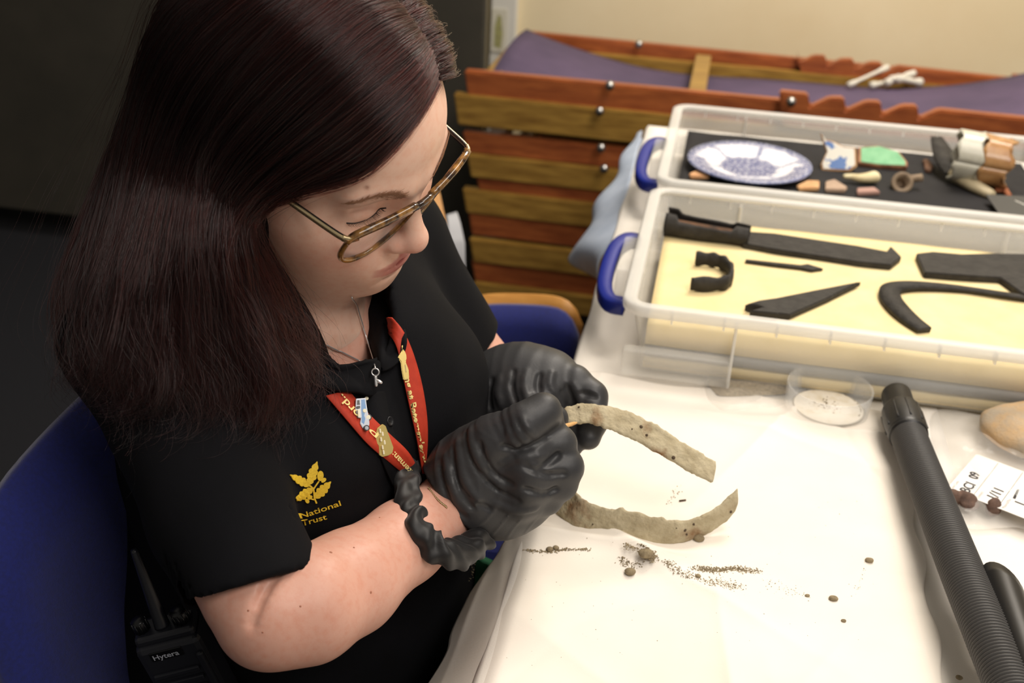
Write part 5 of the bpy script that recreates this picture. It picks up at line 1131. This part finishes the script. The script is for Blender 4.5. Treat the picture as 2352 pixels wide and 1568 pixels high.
o = fixn(pydata('hair_scrunchie', V.reshape(-1, 3), F, mat('black_satin', '#0d0c0d', .55, sheen=.1), None, True)); o.modifiers.new('s', 'SUBSURF').render_levels = 1; tag(o, 'crumpled black satin hair scrunchie worn on the nearer wrist', 'scrunchie')
P = [on_skin(x, y, .0006)[0] for x, y in ((962, 1100), (985, 1122), (1005, 1148), (1025, 1165)) if hit(body_bvh, x, y)[0] is not None]
if len(P) > 2:
    br = empty('bracelet', P[0], 0, 'fine gold chain bracelet beside the glove cuff', 'bracelet'); Pc = spline(P, 26)
    for i, p in enumerate(Pc): lathe('link', [(.0008, -.0003), (.0013, 0), (.0008, .0003), (.0005, 0), (.0008, -.0003)], M_gold, br, 8, tuple(p), (1, .4*(i % 2), .5))

# ---- lanyard with pins
M_red_l = mat('orange_red_ribbon', '#b5341a', .7, col2='#a82d15', scale=120, bump=.2, bscale=1800, bdist=.0004); M_gtext = mat('gold_print', '#ecd68c', .6)
ly = empty('lanyard', on_shirt(960, 1090)[0], 0, 'orange red lanyard with gold lettering and enamel pins round her neck', 'lanyard')
def lay_strap(L, R, off=.0035, n=60):
    a = spline(np.array(L, float), n); b = spline(np.array(R, float), n); V, F = [], []
    for i in range(n):
        for j in range(5):
            q = a[i]+(b[i]-a[i])*j/4; p, nn_ = hit(shirt_bvh, q[0], q[1], off); V.append(p if p is not None else at(q[0], q[1], .93))
    V = np.array([np.array(v) for v in V]).reshape(n, 5, 3)
    for _ in range(6): V[1:-1] = .5*V[1:-1]+.25*(V[2:]+V[:-2])
    for i in range(n-1):
        for j in range(4): F.append((i*5+j, i*5+j+1, i*5+6+j, i*5+5+j))
    o = pydata('strap', V.reshape(-1, 3), F, M_red_l, ly, True); o.modifiers.new('t', 'SOLIDIFY').thickness = .001; return fixn(o)
s_n = lay_strap([(745, 912), (790, 965), (840, 1022), (890, 1062), (918, 1084), (945, 1108)], [(795, 898), (838, 950), (890, 1000), (930, 1035), (950, 1068), (962, 1100)])
s_f = lay_strap([(890, 728), (905, 790), (918, 862), (935, 940), (950, 1010), (962, 1085)], [(905, 730), (938, 800), (962, 880), (973, 950), (974, 1010), (968, 1085)])
sbv = [bvh_of(s_n), bvh_of(s_f)]
def on_strap(k):
    def f(x, y, off=.001):
        p, n = hit(sbv[k], x, y, off)
        if p is None: return on_shirt(x, y, .006)
        return np.array(p), np.array(n)
    return f
cloth_text('lettering', "ng at Bateman's. w", 926, 868, 965, 1062, 22, M_gtext, s_f, on_strap(1), .018, .0016); cloth_text('lettering', 'Bateman:', 957, 1092, 903, 1036, 19, M_gtext, s_n, on_strap(0), .018, .0016)
cloth_text('lettering', 'ord..', 826, 952, 783, 905, 22, M_gtext, s_n, on_strap(0), .018, .0016); cloth_text('lettering', 'p', 866, 1000, 848, 984, 19, M_gtext, s_n, on_strap(0), .01, .0016)
def c7(p): return 780+p[0]/4.3545, 770+p[1]/4.3555
def pin_plate(name, outline, th, m, root, k, lift=.002, crop=c7, bevel=.0003):
    """little enamel plate standing proud of the strap"""
    ps = [crop(p) for p in outline]; c = np.mean(ps, 0); p0, n0 = on_strap(k)(c[0], c[1], lift); n0 = np.array(n0)*.5+CAM_M[:, 2]*.5; n0 /= np.linalg.norm(n0); ez = Vector(n0); ex = Vector(CAM_M[:, 0]); ex = (ex-ez*ex.dot(ez)).normalized(); ey = ez.cross(ex); P = []
    for (x, y) in ps:
        r = Vector(CAM_M @ np.array([(x-IW/2)/FPX, -(y-IH/2)/FPX, -1.0])); c0 = Vector(CAM_POS); h = c0+r*((Vector(p0)-c0).dot(ez)/r.dot(ez)); P.append(((h-Vector(p0)).dot(ex), (h-Vector(p0)).dot(ey)))
    return extrude_poly(name, P, th, m, root, basis(p0, ex, ey), bevel=bevel)
M_silv = mat('polished_silver', '#d6d6d6', .3, .75); M_goldp = mat('bright_gold_pin', '#d2bb74', .32, .7); M_cream = mat('cream_enamel', '#e4dcc0', .3); M_car = mat('sky_blue_enamel', '#6f96c4', .2); M_dk = mat('dark_enamel', '#26241f', .3)
pn = empty('car_pin', on_shirt(830, 950)[0], 0, 'enamel pin shaped like a light blue vintage car on the lanyard', 'pin', 'pins on the lanyard')
M_pins = mat('dull_silver_pin', '#8d9096', .35, .8)
pin_plate('body_plate', [(165, 632), (262, 625), (275, 720), (290, 800), (300, 880), (285, 945), (240, 940), (205, 880), (215, 825), (178, 825), (160, 740)], .0022, M_pins, pn, 0, .004); pin_plate('blue_body', [(212, 640), (255, 635), (268, 730), (250, 800), (275, 870), (255, 905), (215, 870), (218, 820), (212, 730)], .001, M_car, pn, 0, .0048)
pin_plate('window', [(172, 645), (204, 642), (205, 695), (170, 700)], .0008, M_dk, pn, 0, .005); pin_plate('window', [(170, 708), (206, 702), (208, 728), (172, 732)], .0008, M_dk, pn, 0, .005); pin_plate('running_board', [(180, 740), (206, 738), (208, 820), (186, 820)], .0008, M_cream, pn, 0, .005)
for (x, y, r) in ((252, 752, 30), (288, 818, 36), (272, 925, 30)):
    w_ = pin_plate('wheel', oval(x, y, r, r, 0), .0016, M_dk, pn, 0, .0056); pin_plate('hub', oval(x, y, r*.68, r*.68, 0), .001, M_cream if y < 900 else M_pins, pn, 0, .0064)
pin_plate('lamp', oval(272, 628, 20, 20, 0), .002, M_cream, pn, 0, .0055)
pn = empty('engine_pin', on_shirt(880, 1010)[0], 0, 'green and gold pin shaped like a steam engine on the lanyard', 'pin', 'pins on the lanyard')
pin_plate('body_plate', [(378, 930), (430, 885), (462, 905), (490, 985), (540, 1120), (530, 1175), (490, 1200), (430, 1215), (398, 1195), (395, 1110), (355, 1060), (360, 1000)], .0022, M_goldp, pn, 0, .004)
for pts in ([(440, 930), (462, 925), (480, 985), (455, 1000)], [(440, 1020), (490, 1000), (510, 1060), (470, 1080)], [(480, 1100), (515, 1085), (530, 1125), (500, 1140)]): pin_plate('green_enamel', pts, .0008, mat('green_enamel', '#5f7a3c', .25), pn, 0, .0052)
for (x, y) in ((405, 955), (430, 985), (415, 1040), (450, 1070), (430, 1120), (470, 1150), (440, 1170), (500, 1120)): pin_plate('gold_rib', [(x-8, y-22), (x+8, y-24), (x+14, y+20), (x-4, y+22)], .001, M_cream, pn, 0, .0054)
pin_plate('wheel', oval(500, 1168, 24, 24, 0), .001, M_silv, pn, 0, .0056)
pn = empty('figure_pin', on_shirt(928, 840)[0], 0, 'plain gold figure-shaped pin high on the far lanyard strap', 'pin', 'pins on the lanyard')
pin_plate('figure', [(582, 225), (600, 190), (622, 160), (632, 130), (648, 150), (668, 185), (672, 240), (660, 258), (692, 340), (698, 425), (690, 440), (640, 448), (620, 340), (612, 262)], .0024, M_goldp, pn, 1, .0045, bevel=.0006); pin_plate('pole', [(622, 100), (636, 98), (640, 150), (628, 160)], .0016, M_goldp, pn, 1, .0045); pin_plate('robe_fold', [(652, 290), (660, 288), (672, 370), (664, 372)], .0012, M_gold, pn, 1, .0052)
# ---- necklace
nk = empty('necklace', on_shirt(862, 850)[0], 0, 'fine silver chain necklace with a bee pendant', 'necklace')
def surf2(x, y, off):
    a, n1 = hit(shirt_bvh, x, y, off); b_, n2 = hit(body_bvh, x, y, off); c0 = Vector(CAM_POS); ds = [((q-c0).length, q) for q in (a, b_) if q is not None]; return np.array(min(ds)[1]) if ds else at(x, y, .93)
pend = at(862, 846, float(proj(surf2(858, 838, .004))[0][2])-.018)
for pth in (((748, 790), (790, 812), (830, 832)), ((808, 676), (826, 740), (842, 790))):
    q_ = spline(np.array(pth+((862, 846),), float), 24); P = [surf2(x, y, .0022) for x, y in q_[:-3]]; P = [p if k < 12 else p+(pend-p)*((k-12)/11.)**2 for k, p in enumerate(P)]+[pend]; tube('chain', spline(P, 40), .00055, M_silv, nk, 6, scale=[1+.25*(i % 2) for i in range(40)])
tube('ring', [pend-.0028*CAM_M[:, 1]+.0028*(math.cos(a)*CAM_M[:, 0]+math.sin(a)*CAM_M[:, 1]) for a in np.linspace(0, 2*PI, 20, endpoint=False)], .0006, M_silv, nk, 6, True, tuple(CAM_M[:, 2]))
d0 = pend-.0056*CAM_M[:, 1]; P = [d0-CAM_M[:, 1]*.0085*t+CAM_M[:, 0]*.0008*t for t in np.linspace(0, 1, 16)]
be = tube('bee_body', P, .0014, M_silv, nk, 8, scale=[.4, .9, 1.1, .8, 1.1, .8, 1.1, .8, 1.15, .85, 1.15, .85, 1.1, .9, .8, .4]); tube('wing', spline([d0-CAM_M[:, 1]*.003, d0-CAM_M[:, 1]*.0045+CAM_M[:, 0]*.003, d0-CAM_M[:, 1]*.0058+CAM_M[:, 0]*.0055], 8), .0013, M_silv, be, 8, scale=[.4, .8, 1, 1.1, 1.1, 1, .8, .3])

# ---- two-way radio at her hip
M_rad = mat('black_radio_plastic', '#1c1d23', .35); M_knob = mat('ribbed_knob_black', '#0c0c0f', .3)
rd = empty('two_way_radio', at(380, 1540, .86), 0, 'black two-way radio with long antenna clipped at her hip', 'radio')
def rp_(x, y, d=.86): return at(x, y, d)
O = rp_(384, 1494); ux = rp_(432, 1490)-rp_(345, 1512); ux /= np.linalg.norm(ux); dn = rp_(470, 1640, .90)-rp_(398, 1500); dn = dn-ux*(dn@ux); dn /= np.linalg.norm(dn); Mr = basis(O, ux, -dn)
def rbox(name, lo, hi, m, par, bev=.002): o = bm_link(name, box_bm(lo, hi), m, par, bevel=bev); o.data.transform(Mr); return o
rbox('case', (-.024, -.11, -.030), (.026, .006, .0), M_rad, rd, .005); rbox('top_deck', (-.022, .004, -.027), (.024, .013, -.004), M_rad, rd, .003)
for i in range(5): rbox('speaker_slat', (-.019, -.016-.010*(i+1), -.001), (.017, -.011-.010*(i+1), .0028), M_rad, rd, .0012)
rbox('side_grip', (.019, -.10, -.010), (.0245, -.008, .003), M_rad, rd, .0018); rbox('name_plate', (-.014, -.0075, -.001), (.011, .0015, .0008), mat('plate_black', '#08080a', .3), rd, .0005)
me = text_mesh('Hytera', .0072, .0001); me.transform(Mr @ Matrix.Translation((-.0125, -.0058, .001))); link('lettering', me, mat('white_print', '#a9adb8', .6), rd)
def rcyl(name, x, y, z, r, h, m, par, n=20, ribs=0):
    prof = [(0, h), (r*.85, h), (r, h-.001), (r, 0), (0, 0)]; p = Mr @ Vector((x, y, z)); o = lathe(name, prof, m, par, n, tuple(p), tuple(Vector(-dn)))
    for k in range(ribs): a = 2*PI*k/ribs; q = p+(Vector(ux)*math.cos(a)+Vector(np.cross(ux, dn))*math.sin(a))*r; tube('knob_rib', [q, q-Vector(dn)*(h-.001)], .0007, m, o, 5)
    return o
rcyl('knob', -.016, .012, -.015, .0055, .012, M_knob, rd, 20, 10); rcyl('knob', .015, .012, -.015, .0065, .012, M_knob, rd, 20, 12)
a0 = np.array(Mr @ Vector((-.001, .012, -.015))); a1 = at(308, 1262, .84); tube('antenna', spline([a0, a0*.7+a1*.3, a0*.3+a1*.7, a1], 24), .0062, M_rad, rd, 12, scale=[1-.55*i/23 for i in range(24)])
# ---- long dark hair: a soft inner mass and thousands of combed strands over it
h_ = lambda *p: hw(p)
near_g = [
 [h_(-25, 69, 80), h_(5, 79, 77), h_(32, 79, 61), h_(51, 70, 43), h_(64, 50, 26), h_(73, 27, 7), h_(80, 5, -13), at(552, 495, .795), at(560, 570, .812), at(598, 650, .832), at(652, 722, .848), at(698, 790, .86), at(728, 850, .862), at(712, 905, .862)],
 [h_(-30, 54, 96), h_(0, 62, 99), h_(36, 59, 86), h_(64, 46, 58), h_(79, 26, 25), h_(86, 8, -8), at(535, 480, .782), at(522, 560, .788), at(525, 645, .797), at(572, 732, .81), at(615, 810, .81), at(640, 880, .825), at(640, 940, .83), at(615, 985, .83)],
 [h_(-30, 22, 112), h_(5, 22, 121), h_(44, 20, 109), h_(76, 9, 74), h_(93, -5, 32), h_(95, -16, -10), at(495, 460, .765), at(455, 550, .773), at(438, 640, .780), at(455, 730, .788), at(500, 815, .797), at(535, 890, .805), at(530, 960, .81), at(490, 1010, .81)],
 [h_(-28, -15, 118), h_(8, -18, 125), h_(47, -23, 113), h_(79, -34, 76), h_(95, -44, 32), h_(94, -50, -10), at(400, 440, .788), at(342, 545, .786), at(308, 650, .783), at(315, 740, .78), at(345, 825, .78), at(370, 890, .785), at(360, 940, .79), at(330, 980, .79)],
 [h_(-25, -52, 111), h_(8, -60, 115), h_(44, -70, 103), h_(70, -85, 66), h_(81, -92, 22), h_(79, -94, -15), at(305, 400, .825), at(245, 530, .825), at(212, 640, .815), at(205, 730, .81), at(220, 810, .805), at(240, 860, .805), at(245, 900, .805), at(235, 930, .805)],
 [h_(-20, -80, 95), h_(5, -98, 90), h_(26, -111, 64), h_(37, -116, 28), h_(37, -114, -10), h_(36, -112, -40), at(285, 350, .905), at(225, 475, .895), at(185, 590, .88), at(158, 680, .865), at(170, 760, .85), at(190, 810, .845), at(200, 850, .84), at(205, 880, .84)]]
far_g = [
 [h_(-28, 68, 81), h_(-46, 66, 74), h_(-64, 52, 56), h_(-77, 32, 28), h_(-82, 10, -5), h_(-80, -14, -40), h_(-74, -36, -80), h_(-66, -56, -125)],
 [h_(-31, 50, 98), h_(-54, 45, 90), h_(-74, 32, 66), h_(-86, 14, 30), h_(-90, -8, -8), h_(-86, -28, -50), h_(-78, -50, -95), h_(-70, -68, -140)],
 [h_(-30, 5, 116), h_(-56, 0, 104), h_(-78, -10, 74), h_(-91, -24, 34), h_(-93, -38, -8), h_(-88, -54, -55), h_(-80, -70, -100), h_(-70, -84, -145)],
 [h_(-25, -52, 111), h_(-48, -62, 98), h_(-64, -76, 70), h_(-73, -88, 32), h_(-73, -94, -8), h_(-68, -98, -55), h_(-62, -98, -100), h_(-56, -96, -145)],
 [h_(-20, -80, 95), h_(-18, -98, 86), h_(-14, -112, 60), h_(-10, -118, 26), h_(-8, -118, -8), h_(-6, -116, -50), h_(-6, -112, -95), h_(-6, -108, -140)]]
NPT = 44
def family(gs):
    G = np.array([spline(g_, NPT) for g_ in gs])               # guides x points x 3
    wt = np.clip((np.arange(NPT)-9)/8., 0, 1)*np.clip((NPT-5-np.arange(NPT))/6., 0, 1)
    for _ in range(28): G[:, 1:-1] += wt[None, 1:-1, None]*.5*(.5*(G[:, 2:]+G[:, :-2])-G[:, 1:-1])
    def sample(s):                                             # s in 0..1 across the guides
        k = len(G)-1; x = np.clip(s, 0, 1)*k; i = np.minimum(x.astype(int), k-1); f = (x-i)[:, None, None]
        p0, p1, p2, p3 = G[np.maximum(i-1, 0)], G[i], G[i+1], G[np.minimum(i+2, k)]
        return .5*((2*p1)+(-p0+p2)*f+(2*p0-5*p1+4*p2-p3)*f*f+(-p0+3*p1-3*p2+p3)*f**3)
    return G, sample
GN, SN = family(near_g); GF, SF = family(far_g)
# inner mass
Yb_z = np.array([-200, -60, -24, -5, 10, 27, 43, 60, 75, 120]); Yb_y = np.array([-14, -8, 0, 20, 36, 52, 64, 73, 68, 66])
hm = Field((-.13, -.16, -.10), (.13, .10, .14), .003)
def cap_fn(X, Y, Z):
    x, y, z = X*1000, Y*1000, Z*1000; yb = np.interp(z, Yb_z, Yb_y); sl_ = np.clip((yb-y)*.22, 0, 8.0)
    k0 = np.sqrt((x/74)**2+((y+8)/94)**2+((z-36)/77)**2)+1e-6; k1 = np.sqrt((x/74**2)**2+((y+8)/94**2)**2+((z-36)/77**2)**2)+1e-9
    return np.maximum((k0*(k0-1)/k1-sl_), (y-yb))/1000
hm.f = cap_fn(hm.ax[0][:, None, None], hm.ax[1][None, :, None], hm.ax[2][None, None, :]).astype(np.float32)
V1, Q1 = hm.mesh(); V1 = V1 @ HR.T+HT
fm = Field((-.62, .52, .80), (-.18, 1.00, 1.22), .0042)
for s_ in np.linspace(0, 1, 16):
    P = SN(np.array([s_]))[0]
    for i in range(19, NPT-1):
        t = i/(NPT-1); r = (.005+.020*min(1, max(0, (t-.45)/.25))*(1-.55*max(0, (t-.75)/.25)))*(.30+.70*math.sin(PI*min(1, max(0, .06+.88*s_)))); 
        inward = (P[i]-CAM_POS); inward /= np.linalg.norm(inward); hc = hw((0, -8, 0))-P[i]; inward = inward*.6+hc/np.linalg.norm(hc)*(.9 if t < .6 else .25); inward /= np.linalg.norm(inward); a = P[i]+inward*(r+.010); b = P[i+1]+inward*(r+.010); fm.op(n_cap(a, b, r), .008)
for s_ in np.linspace(0, 1, 10):
    P = SF(np.array([s_]))[0]
    for i in range(16, NPT-1, 2):
        if P[i][2] > .98: fm.op(n_cap(P[i], P[min(i+2, NPT-1)], .012), .008)
fm.disp(lambda x, y, z: .0025*vnoise(x, y, z, 60, 3))
V2, Q2 = fm.mesh(); V2 = relax(V2, Q2, 2)
M_hmass = mat('dark_brown_hair_mass', '#0b0607', .75, spec=.15)
hair = link('hair', quads_mesh('hair', np.concatenate([V1, V2]), np.concatenate([Q1, Q2+len(V1)])), M_hmass, woman)
# strands
m_h = bpy.data.materials.new('dark_burgundy_hair'); m_h.use_nodes = True; nt = m_h.node_tree; nt.nodes.clear(); out = nt.nodes.new('ShaderNodeOutputMaterial'); hb = nt.nodes.new('ShaderNodeBsdfHairPrincipled'); hb.model = 'CHIANG'
hb.parametrization = 'COLOR'; hb.inputs['Color'].default_value = (.013, .0042, .0042, 1); hb.inputs['Roughness'].default_value = .18; hb.inputs['Radial Roughness'].default_value = .30; hb.inputs['Random Roughness'].default_value = .2; hb.inputs['Coat'].default_value = .05; hb.inputs['IOR'].default_value = 1.42
nt.links.new(hb.outputs['BSDF'], out.inputs['Surface'])
hi = nt.nodes.new('ShaderNodeHairInfo'); rpp = nt.nodes.new('ShaderNodeValToRGB'); rpp.color_ramp.elements[0].color = (.0035, .0014, .0013, 1); rpp.color_ramp.elements[1].color = (.034, .0058, .0045, 1); rpp.color_ramp.elements[1].position = .95; rpp.color_ramp.elements[0].position = .25
nt.links.new(hi.outputs['Random'], rpp.inputs['Fac']); nt.links.new(rpp.outputs['Color'], hb.inputs['Color'])
def make_strands(name, sample, n, seed, front_bias, spread_, wave, rad, lenr=(.72, 1.0), lift=.0012):
    r = np.random.default_rng(seed); s0 = r.uniform(0, 1, n)**front_bias; nc = max(20, n//45); clump = r.integers(0, nc, n); cs = r.uniform(0, 1, nc)**front_bias; s = np.where(r.random(n) < .8, cs[clump]+r.normal(0, .006, n), s0); s = np.clip(s, 0, 1)
    P = sample(s); t = np.linspace(0, 1, NPT)[None, :, None]; dn_ = r.normal(0, 1, (n, 1, 3)); cn = r.normal(0, 1, (nc, 3))[clump][:, None, :]
    cen = hw((0, -8, 30)); outw = P-cen; outw /= np.linalg.norm(outw, axis=2, keepdims=True); camw = CAM_POS-P; camw /= np.linalg.norm(camw, axis=2, keepdims=True)
    w_ = np.clip((t-.42)/.2, 0, 1); O = outw*(1-w_)+camw*w_
    clift = r.uniform(0, 1, nc)[clump][:, None, None]**2*.0035
    P = P+O*(lift+clift*np.clip(t*4, 0, 1)+np.abs(r.normal(0, .0012, (n, 1, 1)))*(1+3*t)+.003*np.exp(-((t-.5)/.12)**2))
    P = P+(dn_*.5+cn*.9)*spread_*np.clip((t-.03), 0, 1)**.9; wob = r.normal(0, 1, (n, 1, 3)); P = P+wob*.0011*np.sin(6.28*(r.uniform(1, 2.5, (n, 1, 1))*t+r.uniform(0, 1, (n, 1, 1))))*np.clip(t*5, 0, 1)
    ph = r.uniform(0, 6.28, nc)[clump][:, None]; fq = r.uniform(2.2, 3.6, nc)[clump][:, None]; T_ = np.gradient(P, axis=1); T_ /= np.linalg.norm(T_, axis=2, keepdims=True)+1e-9
    side = np.cross(T_, O); tt = t[:, :, 0]; amp = wave*np.clip((tt-.4)/.6, 0, 1)**1.2
    P = P+side*(amp*np.sin(6.28*fq*tt+ph))[:, :, None]+O*(amp*.5*np.cos(6.28*fq*tt+ph))[:, :, None]+r.normal(0, .00018, P.shape)
    L = r.uniform(lenr[0], lenr[1], n); tn = np.linspace(0, 1, NPT)   # trim to length
    X = L[:, None]*tn[None, :]*(NPT-1); i0 = np.minimum(X.astype(int), NPT-2); f = (X-i0)[:, :, None]; idx = np.arange(n)[:, None]; P = P[idx, i0]*(1-f)+P[idx, i0+1]*f
    cd = bpy.data.hair_curves.new(name); cd.add_curves([NPT]*n); cd.points.foreach_set('position', P.astype(np.float32).ravel())
    ra = cd.attributes.get('radius') or cd.attributes.new('radius', 'FLOAT', 'POINT'); prof = rad*(1-.75*tn**3); ra.data.foreach_set('value', np.tile(prof, n).astype(np.float32))
    cd.materials.append(m_h); o = bpy.data.objects.new(name, cd); COL.objects.link(o); o.parent = hair; o.matrix_parent_inverse = world_of(hair).inverted(); o['kind'] = 'stuff'; return o
make_strands('hair_strands', SN, 15000, 11, 1.0, .0095, .0130, .00014)
make_strands('hair_strands', SF, 4000, 12, 1.0, .0070, .0050, .00014)
make_strands('flyaway_strands', SN, 420, 13, 1.0, .024, .010, .00005, (.3, 1.0), .004)
make_strands('flyaway_strands', SF, 70, 14, 1.0, .018, .006, .00005, (.15, .7), .003)
